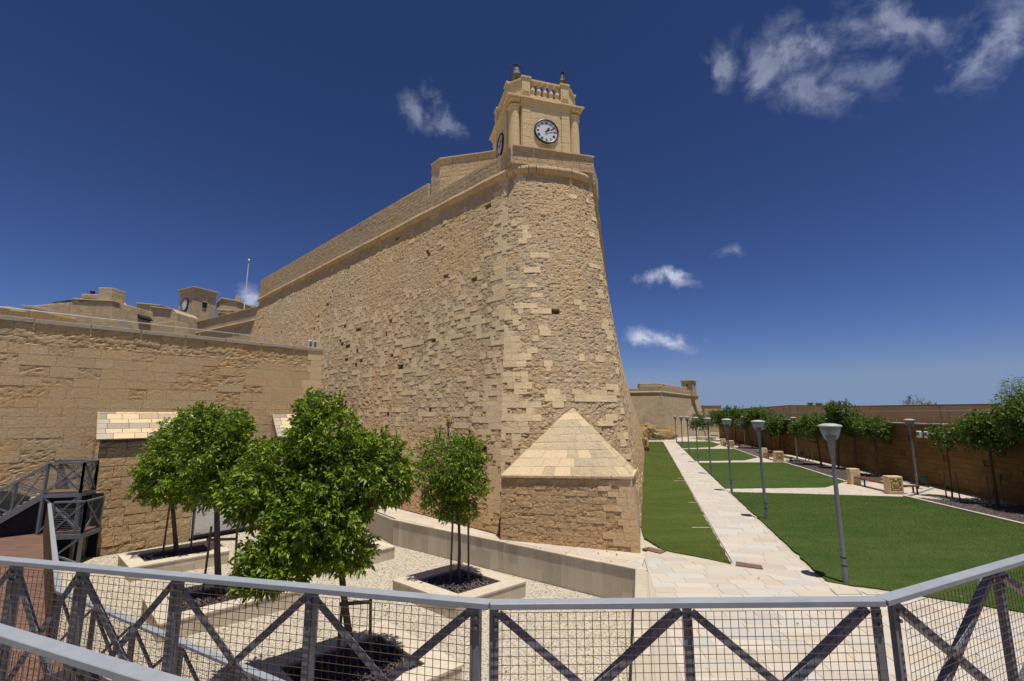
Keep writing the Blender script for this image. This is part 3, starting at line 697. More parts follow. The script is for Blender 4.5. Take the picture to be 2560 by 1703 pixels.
def k_left(a, b, p, rnd):
    s = (1-a)*39; z = p.z
    if s < .55+.35*rnd.random() and z > .5: return (.008, .002, rnd.uniform(.5, .8), .08, rnd.random()*.5) if rnd.random() < .75 else (-.008, .012, .55, .6, .2)
    F = nz(s*.22, z*.30)+.55*nz(s*.8, z*.9)
    hole = .006+.13*max(0, nz(s*.16+7, z*.22+3)) if 2.5 < z < 13.4 else .003
    if s > 26: hole *= .3
    if rnd.random() < hole: return None
    pf = .20+.60*max(0, F) if z < 11.5 and s < 27 else .06
    if z < 2.2: pf *= .35
    if rnd.random() < pf: return (.005+rnd.uniform(0, .005), .002, rnd.uniform(.45, .75), .06+rnd.random()*.12, rnd.random()*.4)
    hv = min(1, max(0, .42+.75*nz(s*.3+20, z*.3)))
    return (-.003-.018*rnd.random()*hv, .005+.005*rnd.random()+.010*hv*rnd.random(), rnd.uniform(.38, .66), rnd.uniform(.5, .95), rnd.random())
st = stone_field(f_left, 38.2, 16.75, .255, .22, .52, k_left, seed=11, gap=.0025, pits=.85)
def k_nose(a, b, p, rnd):
    z = p.z; s = a*6.2
    edge = s < 1.15+.5*nz(z*.8, 3) and 1.2 < z < 9.2
    F = nz(s*.7+9, z*.8)
    pr = .80 if edge else (.34 if (s < 2.4 and 3.5 < z < 13.5 and F > -.05) else (.30 if (s > 5.3 and F > -.25) else (.16 if F > .30 else .025)))
    if 4.9 < z < 5.4 and 2.0 < s < 5.3: pr = .7
    if rnd.random() < pr: return (.006+rnd.uniform(0, .004), .002, rnd.uniform(.5, .9), .05+.08*rnd.random(), rnd.random()*.4)
    if rnd.random() < .003: return None
    hv = max(0, .5+.6*nz(s*.5, z*.45, 5)); lowz = 1.5 if z < 5.5 else 1.0
    return (-.004-.028*rnd.random()*hv*lowz, (.006+.007*rnd.random()+.013*hv)*lowz, rnd.uniform(.40, .62), rnd.uniform(.55, 1), rnd.random()*.8)
st += stone_field(f_nose, 6.0, 16.75, .255, .26, .62, k_nose, seed=12, gap=.003, pits=1.15)
def k_right(a, b, p, rnd):
    if rnd.random() < .03: return None
    if rnd.random() < .25: return (.02, .002, rnd.uniform(.4, .8), .1, rnd.random()*.4)
    return (-.015*rnd.random(), .012, rnd.uniform(.35, .65), .8, rnd.random())
st += stone_field(f_right, 60, 16.6, .30, .4, .9, k_right, seed=13, gap=.006)
# parapets above the cordon
nL2 = Vector((-.70, -.713)); dL2 = Vector((-.713, .70))
def on_top(s_): return TL.lerp(LFT, s_/37.3)+nL2*.06
P0, P1, P2 = on_top(.25), on_top(6.9), on_top(37.4)
def k_par(a, b, p, rnd): return (-.005*rnd.random(), .004+.005*rnd.random(), rnd.uniform(.45, .66), rnd.uniform(.4, .7), rnd.random()*.4)
st += stone_field(patch((*P1, 16.56), (*P0, 16.56), (*P1, 17.46), (*P0, 17.50)), 6.7, .92, .23, .2, .5, k_par, seed=14, back=.12)
st += stone_field(patch((*P2, 16.56), (*P1, 16.56), (*P2, 18.62), (*P1, 18.42)), 30.5, 1.95, .24, .2, .55, k_par, seed=15, back=.12)
PL, PR = Vector((-.06, 20.92)), Vector((4.21, 21.98)); PB = on_top(.5)
st += stone_field(patch((*PL, 16.62), (*PR, 16.62), (*PL, 17.5), (*PR, 17.5)), 4.4, .9, .225, .3, .65, k_par, seed=16, back=.12)
st += stone_field(patch((*PB, 16.62), (*PL, 16.62), (*PB, 17.5), (*PL, 17.5)), (PB-PL).length, .9, .225, .2, .5, k_par, seed=17, back=.12)
emit(st, 'stone', 'stone_facing', M['bastion'], bast)
inn = -nL2
b = MB(); b.hull([(*(P1+inn*.1), 16.2), (*(P0+inn*.1), 16.2), (*(P0+inn*.9), 16.2), (*(P1+inn*.9), 16.2)], [(*(P1+inn*.1), 17.45), (*(P0+inn*.1), 17.49), (*(P0+inn*.9), 17.49), (*(P1+inn*.9), 17.45)])
b.hull([(*(P2+inn*.1), 16.2), (*(P1+inn*.1), 16.2), (*(P1+inn*1.1), 16.2), (*(P2+inn*1.1), 16.2)], [(*(P2+inn*.1), 18.61), (*(P1+inn*.1), 18.41), (*(P1+inn*1.1), 18.41), (*(P2+inn*1.1), 18.61)])
b.prism([tuple(PL+Vector((.08, .12))), tuple(PR+Vector((-.06, .08))), (4.9, 24.4), (3.9, 24.6), (3.4, 22.9), (.6, 22.1), tuple(PB+Vector((.5, .5))), tuple(PB+Vector((.12, .12)))], 16.3, 17.49)
b.hull([(4.2, 22.1, 16.3), (17.9, 79.5, 16.3), (16.9, 79.7, 16.3), (3.3, 22.4, 16.3)], [(4.2, 22.1, 17.45), (17.9, 79.5, 17.45), (16.9, 79.7, 17.45), (3.3, 22.4, 17.45)])
b.build('parapet', M['bastion'], bast, bevel=.03)
# coping stones on the parapets
rnd = random.Random(3)
def coping(p, q, z0, z1, wd, step, m, parent, name='coping_stone', th=.07):
    p, q = Vector(p), Vector(q); n = max(1, int((q-p).length/step))
    for i in range(n):
        a, c = p.lerp(q, (i+.008)/n), p.lerp(q, (i+.992)/n); za, zc2 = z0+(z1-z0)*i/n, z0+(z1-z0)*(i+1)/n; dz = rnd.uniform(-.008, .008)
        b = MB(); b.cur = (rnd.random(), .5, rnd.random()); b.beam((a.x, a.y, za+th/2+dz), (c.x, c.y, zc2+th/2+dz), wd, th); b.build(name, m, parent, bevel=.012)
coping(PL+Vector((.05, .22)), PR+Vector((-.02, .25)), 17.495, 17.495, .62, .9, M['bastion'], bast)
coping(P1+inn*.35, P0+inn*.35, 17.455, 17.495, .66, .9, M['bastion'], bast)
# half round cordon, stone by stone
def cordon_pts(line, step):
    f = arc(line); L = sum((Vector(a)-Vector(c)).length for a, c in zip(line[:-1], line[1:])); n = int(L/step); return [(f(i/n), f((i+1)/n)) for i in range(n)]
line = [tuple(LFT+nL2*.03)]+[tuple(TL+nL2*.03)]
segs = cordon_pts(line, .75)+cordon_pts([tuple(Vector(p)+Vector((0, -.04))) for p in nose_top], .35)+cordon_pts([tuple(TR), tuple(RFT)], 1.2)
for p, q in segs:
    d = (q-p).normalized(); o_ = Vector((d.y, -d.x)); r_ = .235+rnd.uniform(-.015, .012); zc_ = ZT-.03+rnd.uniform(-.012, .012); vs = []
    for c in (p-d*.003+d*.006, q-d*.003):
        for k in range(9):
            t_ = -math.pi/2+math.pi*k/8; vs.append((c.x+o_.x*math.cos(t_)*r_, c.y+o_.y*math.cos(t_)*r_, zc_+math.sin(t_)*r_))
        vs.append((c.x-o_.x*.3, c.y-o_.y*.3, zc_+r_)); vs.append((c.x-o_.x*.3, c.y-o_.y*.3, zc_-r_))
    order = list(range(9))+[9, 10]; n = 11
    b = MB(); b.cur = (rnd.uniform(.35, .75), .5, rnd.random()); b.add(vs, [tuple(reversed(order)), tuple(n+i for i in order)]+[(order[i], order[(i+1) % n], n+order[(i+1) % n], n+order[i]) for i in range(n)])
    b.build('cordon_stone', M['bastion'], bast)
# raised traverse behind the parapet
b = MB(); b.prism([(-4.95, 26.35), (-4.35, 25.75), (.6, 24.55), (1.2, 26.0), (-4.0, 27.9)], 16.2, 19.6); trv = b.build('traverse', M['mortar'], bast)
tp = []
def k_tr(a, b, p, rnd): return (0, .003 if rnd.random() < .7 else .012, rnd.uniform(.5, .85), .2+.3*rnd.random(), rnd.random()*.6)
tp += stone_field(patch((-4.35, 25.72, 16.4), (.6, 24.52, 16.4), (-4.35, 25.72, 19.6), (.6, 24.52, 19.6)), 5.1, 3.2, .27, .35, .8, k_tr, seed=21, back=.05)
tp += stone_field(patch((-4.97, 26.36, 16.4), (-4.35, 25.72, 16.4), (-4.97, 26.36, 19.6), (-4.35, 25.72, 19.6)), .89, 3.2, .27, .35, .8, k_tr, seed=22, back=.05)
emit(tp, 'stone', 'stones', M['bastion'], trv, 60)
b = MB(); b.cur = (.8, .3, .2); b.prism([(-5.03, 26.36), (-4.37, 25.64), (.7, 24.42), (1.2, 25.5), (-4.0, 27.3)], 19.6, 19.68); b.build('cap', M['bastion'], trv, bevel=.02)

# ---- pyramid-topped spur in front of the nose
spur = thing('spur_buttress', (2.0, 16.6, 0), 'low stone spur with pale pyramid top against the foot of the bastion', 'buttress')
R0, Lf = Vector((4.1, 15.58, 0)), Vector((-.42, 17.18, 0)); R1 = gy(1578, 1190, 15.85); RB1 = gz(1587, 1173, 2.3); L1 = gy(1253, 1187, 17.35); AP = gy(1429, 1016, 19.0)
RBk = Vector((5.02, 18.9, 0))
def inn3(p, q, d): return p.lerp(q, d)
cen = Vector((2.3, 18.2, 0))
core_b = [Lf, R0, RBk, Vector((-.3, 19.0, 0))]; core_t = [L1, R1, RB1, Vector((-.1, 19.0, 2.25))]
sh = lambda p: p+Vector((cen.x-p.x, cen.y-p.y, 0)).normalized()*.17
b = MB(); b.hull([(p.x, p.y, -.3) for p in map(sh, core_b)], [p-Vector((0, 0, .02)) for p in map(sh, core_t)]); b.build('core', M['mortar'], spur)
def k_spur(a, b, p, rnd):
    if a > .9 or (a > .8 and rnd.random() < .5): return (.01, .002, rnd.uniform(.5, .8), .12, rnd.random()*.5)
    hv = max(0, .5+.7*nz(p.x*.9, p.z*1.1, 2))
    if rnd.random() < .22: return (.005, .006, rnd.uniform(.45, .7), .4, rnd.random())
    return (-.003-.007*rnd.random(), .006+.011*hv*rnd.random(), rnd.uniform(.40, .64), rnd.uniform(.5, .9), rnd.random())
sp = stone_field(patch(Lf, R0, L1, R1), 4.75, 2.35, .205, .22, .55, k_spur, seed=31, back=.16, gap=.003, pits=.8)
emit(sp, 'stone', 'stones', M['bastion'], spur, 300)
sp = stone_field(patch(R0, RBk, R1, RB1), 3.2, 2.35, .25, .3, .7, lambda a, b, p, r: (0, .008, r.uniform(.5, .85), .35, .2), seed=32, back=.16, gap=.003)
emit(sp, 'return_stone', 'return_stones', M['patch'], spur, 120)
# ledge under the pyramid
def strip(p, q, out, h, w, n, name, m, par):
    for i in range(n):
        a, c = p.lerp(q, (i+.01)/n), p.lerp(q, (i+.99)/n); b = MB(); b.cur = (rnd.uniform(.4, .9), .3, rnd.random()*.5); b.beam(a+out, c+out, w, h); b.build(name, m, par, bevel=.015)
strip(L1, R1, Vector((0, -.0, -.045)), .09, .16, 7, 'ledge_stone', M['patch'], spur)
strip(R1, RB1, Vector((0, 0, -.045)), .09, .16, 4, 'ledge_stone', M['patch'], spur)
b = MB(); b.add([L1, R1, RB1, AP+Vector((0, .15, -.02)), Vector((-.1, 19.2, 2.25))], [(0, 1, 3), (1, 2, 3), (0, 3, 4)]); 
for i_ in range(5): b.v[i_] = tuple(Vector(b.v[i_])-Vector((0, 0, .05)))
b.build('pyramid_bed', M['mortar'], spur)
def tri_slabs(A, B, C, nrow, lmin, lmax, seed):
    """flat slabs in courses over the triangle A B (base) C (apex)"""
    r = random.Random(seed); out = []; n = (B-A).cross(C-A).normalized()
    for j in range(nrow):
        t0, t1 = j/nrow+.0016, (j+1)/nrow-.0016
        a0, b0, a1, b1 = A.lerp(C, t0), B.lerp(C, t0), A.lerp(C, t1), B.lerp(C, t1); L = (b0-a0).length; x = -r.uniform(0, .3)
        cuts = [0.0]
        while cuts[-1] < 1: cuts.append(min(1.0, cuts[-1]+r.uniform(lmin, lmax)/max(L, .05)))
        if len(cuts) > 2 and cuts[-1]-cuts[-2] < .25*lmin/L: cuts.pop(-2)
        for k in range(len(cuts)-1):
            f0, f1 = cuts[k]+.003/max(L, .3), cuts[k+1]-.003/max(L, .3); q = [a0.lerp(b0, f0), a0.lerp(b0, f1), a1.lerp(b1, f1), a1.lerp(b1, f0)]
            er = r.random(); nx_ = 4; ny_ = 3; vs = []; rough = .004 if er < .45 else .016; off = r.uniform(0, 50); dd = r.uniform(-.004, .008)
            for jj in range(ny_+1):
                for ii in range(nx_+1):
                    p = q[0].lerp(q[1], ii/nx_).lerp(q[3].lerp(q[2], ii/nx_), jj/ny_); d = dd+rough*nz(p.x*7+off, p.y*7, p.z*7)
                    if ii in (0, nx_) or jj in (0, ny_): d -= rough*.3
                    vs.append(p+n*d)
            fs = [(jj*(nx_+1)+ii, jj*(nx_+1)+ii+1, (jj+1)*(nx_+1)+ii+1, (jj+1)*(nx_+1)+ii) for jj in range(ny_) for ii in range(nx_)]
            ring = [i for i in range(nx_+1)]+[jj*(nx_+1)+nx_ for jj in range(1, ny_+1)]+[ny_*(nx_+1)+i for i in range(nx_-1, -1, -1)]+[jj*(nx_+1) for jj in range(ny_-1, 0, -1)]
            nb = len(vs)
            for z_ in ring: vs.append(vs[z_]-n*.05)
            for z_ in range(len(ring)): fs.append((ring[(z_+1) % len(ring)], ring[z_], nb+z_, nb+(z_+1) % len(ring)))
            out.append((1.0, vs, fs, (r.uniform(.52, .70), .1 if er < .45 else .55, r.random()*.4)))
    return out
emit(tri_slabs(L1, R1, AP, 9, .4, .9, 4)+tri_slabs(R1, RB1, AP, 9, .5, 1.0, 6), 'slab', 'slabs', M['patch'], spur, 300)

# ================================================================== CLOCK TOWER
TO = Vector((.51, 22.62, 0)); Td = Vector((math.sin(R(74)), math.cos(R(74)), 0)); Tb = Vector((-Td.y, Td.x, 0))
def TL_(p): return TO+Td*p[0]+Tb*p[1]+Vector((0, 0, p[2]))
CS, CT = 1.40, 2.0           # centre of the square plan in tower coordinates
tower = thing('clock_tower', TL_((CS, CT, 16.6)), 'honey limestone clock tower with corner columns, balustrade and two bells', 'clock tower')
def sym4(fn):
    """repeat a builder for the four sides: fn(T) with T mapping (x along side from centre, outward distance from centre, z)"""
    for k in range(4):
        c, s = math.cos(k*math.pi/2), math.sin(k*math.pi/2)
        def T(p, c=c, s=s):
            x, y = p[0], -p[1]           # side 0 faces the front (-t)
            return TL_((CS+x*c-y*s, CT+x*s+y*c, p[2]))
        fn(T, k)
def tb(name, T, boxes, m, parent, bevel=.012, prof=None):
    b = MB(T)
    for (x0, x1, y0, y1, z0, z1) in boxes:
        # local axes are mirrored (outward = +y), keep winding outward
        vs = [(x0, y1, z0), (x1, y1, z0), (x1, y0, z0), (x0, y0, z0), (x0, y1, z1), (x1, y1, z1), (x1, y0, z1), (x0, y0, z1)]
        b.add(vs, [(3, 2, 1, 0), (4, 5, 6, 7), (0, 1, 5, 4), (1, 2, 6, 5), (2, 3, 7, 6), (3, 0, 4, 7)])
    return b.build(name, m, parent, bevel=bevel)
# body: square with notched corners
q = 1.42; h_ = 2.0
body = [(-q, -h_), (q, -h_), (q, -q), (h_, -q), (h_, q), (q, q), (q, h_), (-q, h_), (-q, q), (-h_, q), (-h_, -q), (-q, -q)]
b = MB(); b.prism([tuple((TO+Td*(CS+x)+Tb*(CT+y)).xy) for x, y in body], 16.3, 21.2); b.build('body', M['tower'], tower)
ZB = 16.6
def side(T, k):
    if k in (0, 3, 1, 2):
        for sx in (-1, 1):
            z = ZB; j = 0
            while z < 20.95:      # pilaster drums
                z1 = min(20.95, z+.36); tb('pilaster_block', T, [(sx*1.14-.235, sx*1.14+.235, 2.0, 2.075+.004*(j % 2), z+.003, z1-.003)], M['tower'], tower, .008); z = z1; j += 1
        z = ZB
        while z < 20.95:          # panel courses
            z1 = min(20.95, z+.41); n = 2+int((z*7) % 2)
            for i in range(n):
                x0, x1 = -.90+1.8*i/n, -.90+1.8*(i+1)/n; tb('panel_block', T, [(x0+.003, x1-.003, 2.0, 2.03, z+.003, z1-.003)], M['tower'], tower, .006)
            z = z1
    # entablature: architrave, frieze, stepped cornice; breaks forward over the pilasters
    tb('architrave', T, [(-1.42, 1.42, 2.0, 2.05, 20.955, 21.12)], M['tower'], tower)
    tb('cornice', T, [(-1.45, 1.45, 1.9, 2.09, 21.12, 21.22), (-1.47, 1.47, 1.9, 2.13, 21.225, 21.32), (-1.50, 1.50, 1.9, 2.17, 21.325, 21.44)], M['tower'], tower, .02)
    for x in (-1.14, 1.14): tb('cornice_break', T, [(x-.30, x+.30, 2.08, d, z0-.004, z1+.004) for d, z0, z1 in ((2.12, 21.123, 21.217), (2.165, 21.228, 21.317), (2.21, 21.328, 21.437))], M['tower'], tower, .02)
    # parapet: plinth, piers, balusters, rail
    tb('plinth', T, [(-1.42, 1.42, 1.7, 2.02, 21.445, 21.70)], M['tower'], tower, .02)
    for sx in (-1, 1):
        p_ = tb('pier', T, [(sx*1.14-.24, sx*1.14+.24, 1.68, 2.06, 21.705, 22.62)], M['tower'], tower, .015)
        tb('pier_cap', T, [(sx*1.14-.29, sx*1.14+.29, 1.63, 2.11, 22.625, 22.74)], M['tower'], p_, .02)
        tb('pier_panel', T, [(sx*1.14-.16, sx*1.14+.16, 2.06, 2.085, 21.82, 22.30)], M['tower'], p_, .008)
    for i in range(5):
        x = -.72+.36*i; c = T((x, 1.86, 21.70)); b = MB()
        b.lathe([(.125, 0), (.125, .07), (.08, .10), (.11, .16), (.155, .28), (.145, .38), (.10, .50), (.075, .60), (.11, .66), (.09, .70), (.125, .76), (.125, .82)], c, 12); b.build('baluster', M['tower'], tower, smooth=True)
    tb('balustrade_rail', T, [(-.90, .90, 1.70, 2.04, 22.525, 22.66)], M['tower'], tower, .03)
    # diagonal corner: column, entablature block and solid parapet
    b = MB()
    c = T((1.75, 1.75, 0)); z = ZB; j = 0
    while z < 20.7:
        z1 = min(20.7, z+.40); bb = MB(); r0 = .345-.045*(z-ZB)/4.1; r1 = .345-.045*(z1-ZB)/4.1
        bb.lathe([(r0-.006, .0), (r0, .012), (r1, z1-z-.012), (r1-.006, z1-z)], (c.x, c.y, z), 24); bb.build('column_drum', M['tower'], tower, smooth=False); z = z1
    bb = MB(); bb.lathe([(.30, 0), (.34, .03), (.31, .06), (.31, .12), (.335, .20), (.345, .25)], (c.x, c.y, 20.70), 24); bb.build('column_capital', M['tower'], tower, smooth=False)
    def diag(poly, z0, z1, name, bev=.02):
        pp = [T((x, y, 0)).xy for x, y in poly]; b2 = MB(); b2.prism([tuple(p) for p in pp], z0, z1); return b2.build(name, M['tower'], tower, bevel=bev)
    diag([(1.42, 2.08), (2.08, 1.42), (1.3, 1.3)], 20.955, 21.118, 'corner_architrave')
    diag([(1.49, 2.12), (2.10, 2.10), (2.12, 1.49), (1.4, 1.4)], 21.13, 21.31, 'corner_cornice')
    diag([(1.52, 2.20), (2.23, 2.23), (2.20, 1.52), (1.4, 1.4)], 21.33, 21.433, 'corner_cornice')
    diag([(1.38, 2.0), (2.0, 1.38), (1.72, 1.22), (1.22, 1.72)], 21.45, 22.50, 'corner_parapet')
    diag([(1.43, 2.06), (2.06, 1.43), (1.72, 1.16), (1.16, 1.72)], 22.505, 22.60, 'corner_parapet_cap')
sym4(side)
b = MB(); b.prism([tuple((TO+Td*(CS+x)+Tb*(CT+y)).xy) for x, y in ((-1.5, -1.5), (1.5, -1.5), (1.5, 1.5), (-1.5, 1.5))], 21.2, 21.75); b.build('roof', M['tower'], tower)
# dentils carved in the frieze hint, recessed plaque under the front clock
def clock(parent, C, right, outv, rad, hands=True, name='clock_face', ring=.075):
    """dial with black rim, roman numerals and hands"""
    right = Vector(right).normalized(); outv = Vector(outv).normalized(); up = Vector((0, 0, 1)); C = Vector(C)
    def T(p): return C+right*p[0]+up*p[1]+outv*p[2]
    N = 48
    b = MB(T); vs = [(0, 0, .04)]+[(rad*math.cos(2*math.pi*i/N), rad*math.sin(2*math.pi*i/N), .04) for i in range(N)]+[(rad*math.cos(2*math.pi*i/N), rad*math.sin(2*math.pi*i/N), -.05) for i in range(N)]
    b.add(vs, [(0, 1+i, 1+(i+1) % N) for i in range(N)]+[(1+i, 1+N+i, 1+N+(i+1) % N, 1+(i+1) % N) for i in range(N)])
    dial = b.build(name, M['clock_white'], parent)
    b = MB(T); prof = [(rad-.03*rad, .03), (rad-.03*rad, .085), (rad+.01, .10), (rad+ring*rad, .085), (rad+ring*rad, -.05)]; vs = []
    for i in range(N):
        for r_, z in prof: vs.append((r_*math.cos(2*math.pi*i/N), r_*math.sin(2*math.pi*i/N), z))
    n = len(prof); b.add(vs, [(i*n+k, ((i+1) % N)*n+k, ((i+1) % N)*n+k+1, i*n+k+1) for i in range(N) for k in range(n-1)]); b.build('ring', M['clock_black'], dial)
    roman = ['XII', 'I', 'II', 'III', 'IIII', 'V', 'VI', 'VII', 'VIII', 'IX', 'X', 'XI']
    for hr, sx in enumerate(roman):
        th = math.pi/2-hr*math.pi/6; er = Vector((math.cos(th), math.sin(th))); et = Vector((math.sin(th), -math.cos(th))); H = .20*rad; hw = .018*rad; b = MB(T)
        wid = {'I': .052*rad, 'V': .115*rad, 'X': .115*rad}; tot = sum(wid[c] for c in sx); x = -tot/2; r0 = .86*rad-H
        def bar(xa, ya, xb, yb, w):
            a = et*xa+er*(r0+ya); c = et*xb+er*(r0+yb); d = (c-a).normalized(); nn = Vector((-d.y, d.x))*w
            qd = [a-nn, a+nn, c+nn, c-nn]; b.add([(p.x, p.y, .0455) for p in qd]+[(p.x, p.y, .0405) for p in qd], [(3, 2, 1, 0), (0, 1, 5, 4), (1, 2, 6, 5), (2, 3, 7, 6), (3, 0, 4, 7)])
        for c in sx:
            w_ = wid[c]; xm = x+w_/2
            if c == 'I': bar(xm, 0, xm, H, hw)
            elif c == 'V': bar(x+.012*rad, H, xm, 0, hw*1.1); bar(x+w_-.012*rad, H, xm, 0, hw*.7)
            else: bar(x+.012*rad, H, x+w_-.012*rad, 0, hw*1.1); bar(x+w_-.012*rad, H, x+.012*rad, 0, hw*.7)
            x += w_
        bar(-tot/2, 0, tot/2, 0, hw*.45); bar(-tot/2, H, tot/2, H, hw*.45)
        b.build('numeral', M['clock_black'], dial)
    if hands:
        for nm, ang, L, w in (('hour_hand', 1.2*30, .50, .055), ('minute_hand', 11.3*6, .78, .04)):
            th = math.pi/2-R(ang); er = Vector((math.cos(th), math.sin(th))); et = Vector((-er.y, er.x)); L *= rad; w *= rad; b = MB(T)
            pts = [er*(-.16*rad)+et*w*.6, er*(-.16*rad)-et*w*.6, er*L*.45-et*w*.7, er*L*.62-et*w*1.7, er*L*.78-et*w*.8, er*L, er*L*.78+et*w*.8, er*L*.62+et*w*1.7, er*L*.45+et*w*.7]
            n = len(pts); zz = .064 if nm == 'hour_hand' else .076
            b.add([(p.x, p.y, zz) for p in pts]+[(p.x, p.y, zz-.012) for p in pts], [tuple(range(n)), tuple(reversed(range(n, 2*n)))]+[(i, n+i, n+(i+1) % n, (i+1) % n) for i in range(n)])
            b.build(nm, M['clock_black'], dial)
        b = MB(T); vs = [(.05*rad*math.cos(k*math.pi/6), .05*rad*math.sin(k*math.pi/6), z) for z in (.04, .085) for k in range(12)]
        b.add(vs, [tuple(range(12, 24))]+[(k, (k+1) % 12, 12+(k+1) % 12, 12+k) for k in range(12)]); b.build('hub', M['clock_black'], dial)
    return dial
clock(tower, TL_((CS, CT-2.03, 19.62)), Td, -Tb, .655)
clock(tower, TL_((CS-2.03, CT, 19.62)), -Tb, -Td, .655)
b = MB(); p_ = TL_((CS, CT-2.045, 18.76)); b.box(p_, (.56, .05, .14), math.atan2(Td.y, Td.x)); b.build('plaque', M['patch'], tower, bevel=.006)
# bells with iron hangers
def bell(s_, t_, z0, sc, label, arch):
    c = TL_((s_, t_, z0)); t = thing('bell', c, label, 'bell', 'tower bells')
    b = MB(); b.lathe([(.33*sc, 0), (.335*sc, .03*sc), (.27*sc, .12*sc), (.21*sc, .25*sc), (.175*sc, .42*sc), (.165*sc, .52*sc), (.12*sc, .60*sc), (.04*sc, .64*sc), (.03*sc, .66*sc)], c, 24); b.lathe([(.30*sc, .005), (.2*sc, .2*sc), (.15*sc, .45*sc), (.02*sc, .5*sc)], c, 20, cap=False); bo = b.build('body', M['bronze'], t, smooth=True)
    b = MB(); b.lathe([(.345*sc, .02*sc), (.345*sc, .05*sc), (.30*sc, .06*sc)], c, 24, cap=False); b.build('rim', M['bronze'], bo)
    b = MB(); b.lathe([(.02, .25*sc), (.025, -.04), (.055, -.08), (.03, -.12)], c, 10); b.build('clapper', M['iron'], t)
    b = MB(); b.lathe([(.05*sc, .66*sc), (.09*sc, .70*sc), (.06*sc, .78*sc), (.10*sc, .84*sc), (.03*sc, .92*sc), (.02*sc, 1.05*sc)], c, 12); b.build('crown', M['iron'], t)
    b = MB(); r_ = .40*sc; ax = Td if arch else Tb
    pts = [c-ax*r_+Vector((0, 0, -(z0-21.75)))]+[c+ax*(-r_*math.cos(math.pi*k/10))+Vector((0, 0, .52*sc+r_*math.sin(math.pi*k/10)*.85)) for k in range(11)]+[c+ax*r_+Vector((0, 0, -(z0-21.75)))]
    b.tube(pts, .028, 8); b.build('hanger', M['iron'], t)
bell(.2, 1.6, 23.92, 1.0, 'larger bronze bell hanging in an iron arch on the left of the tower top', True)
bell(3.12, 1.6, 24.14, .88, 'smaller bronze bell seen end-on at the right of the tower top', False)

# person looking over the parapet
pp = Vector((-8.77, 31.33, 0)); hz_ = 19.35
man = thing('person', (pp.x, pp.y, 17.55), 'person in a dark cap looking over the bastion parapet', 'person')
vsk = [(0, 0, .92), (0, 0, 1.15), (0, 0, 1.42), (0, 0, 1.53), (0, -.02, 1.68), (-.2, 0, 1.42), (-.27, -.06, 1.15), (-.24, -.22, .98), (.2, 0, 1.42), (.27, -.06, 1.15), (.24, -.22, .98), (-.1, 0, .88), (-.11, .0, .48), (-.11, .02, .06), (-.12, -.12, .03), (.1, 0, .88), (.11, 0, .48), (.11, .02, .06), (.12, -.12, .03)]
esk = [(0, 1), (1, 2), (2, 3), (3, 4), (2, 5), (5, 6), (6, 7), (2, 8), (8, 9), (9, 10), (0, 11), (11, 12), (12, 13), (13, 14), (0, 15), (15, 16), (16, 17), (17, 18)]
rsk = [.15, .16, .15, .06, .10, .07, .05, .035, .07, .05, .035, .10, .07, .045, .04, .10, .07, .045, .04]
me = bpy.data.meshes.new('body'); me.from_pydata([(pp.x+x, pp.y+y, 17.55+z) for x, y, z in vsk], esk, []); ob = bpy.data.objects.new('body', me); COL.objects.link(ob); reg(ob, man); me.materials.append(M['cloth_dark'])
sk = ob.modifiers.new('skin', 'SKIN')
for i, r_ in enumerate(rsk): me.skin_vertices[0].data[i].radius = (r_, r_)
me.skin_vertices[0].data[0].use_root = True; ob.modifiers.new('sub', 'SUBSURF').levels = 1
b = MB(); b.lathe([(.03, -.13), (.075, -.08), (.088, .0), (.08, .06)], (pp.x, pp.y-.03, 19.22), 14); b.build('face', M['skin'], man, smooth=True)
b = MB(); b.lathe([(.105, .0), (.108, .05), (.09, .10), (.04, .135)], (pp.x, pp.y-.02, 19.25), 14); b.box((pp.x, pp.y-.14, 19.262), (.15, .13, .014)); b.build('cap', M['cloth_dark'], man, smooth=False)

# ================================================================== LEFT WALL WITH SLOPED BUTTRESSES
A0 = Vector((-17.14, 19.45)); dW = Vector((math.sin(R(43.1)), math.cos(R(43.1)))); nW = Vector((dW.y, -dW.x))
def wl_(s, o=0.0): return A0+dW*s+nW*o
lw = thing('rampart_wall', (*wl_(2), GZ), 'tall weathered limestone wall on the left with flat grey coping', 'wall')
S0, S1, ZW = -9.0, 9.2, 7.94
b = MB(); b.prism([tuple(wl_(S0, -.17)), tuple(wl_(S1, -.17)), tuple(wl_(S1, -1.6)), tuple(wl_(S0, -1.6))], -1.6, ZW); b.build('core', M['mortar'], lw)
def k_lw(a, b, p, rnd):
    s = S0+a*(S1-S0); z = p.z
    if a > .955: return (.006, .002, rnd.uniform(.6, 1), .05, .05)
    if z > ZW-.75: return (-.03*rnd.random(), .008+.014*rnd.random(), rnd.uniform(.35, .7), .9, rnd.random()*.6)
    hv = max(0, .30+1.0*nz(s*.35+3, z*.45))
    if rnd.random() < .004 and z > 3: return None
    if rnd.random() < .85-hv*.5: return (-.003*rnd.random(), .003, rnd.uniform(.44, .60), .24, rnd.random()*.8)
    return (-.004-.012*hv*rnd.random(), .0045+.007*hv*rnd.random(), rnd.uniform(.40, .66), .4+.5*hv, rnd.random()*.9)
sp = stone_field(patch((*wl_(S0), GZ-.1), (*wl_(S1), GZ-.1), (*wl_(S0), ZW), (*wl_(S1), ZW)), S1-S0, ZW-GZ+.1, .385, .5, 1.15, k_lw, seed=41, gap=.003, back=.16, pits=1.0)
emit(sp, 'stone', 'stone_facing', M['left_wall'], lw)
sp = stone_field(patch((*wl_(S1), GZ-.1), (*wl_(S1, -1.6), GZ-.1), (*wl_(S1), ZW), (*wl_(S1, -1.6), ZW)), 1.6, ZW-GZ+.1, .385, .4, .8, lambda a, b, p, r: (0, .003, r.uniform(.5, .9), .1, .1), seed=42, back=.1)
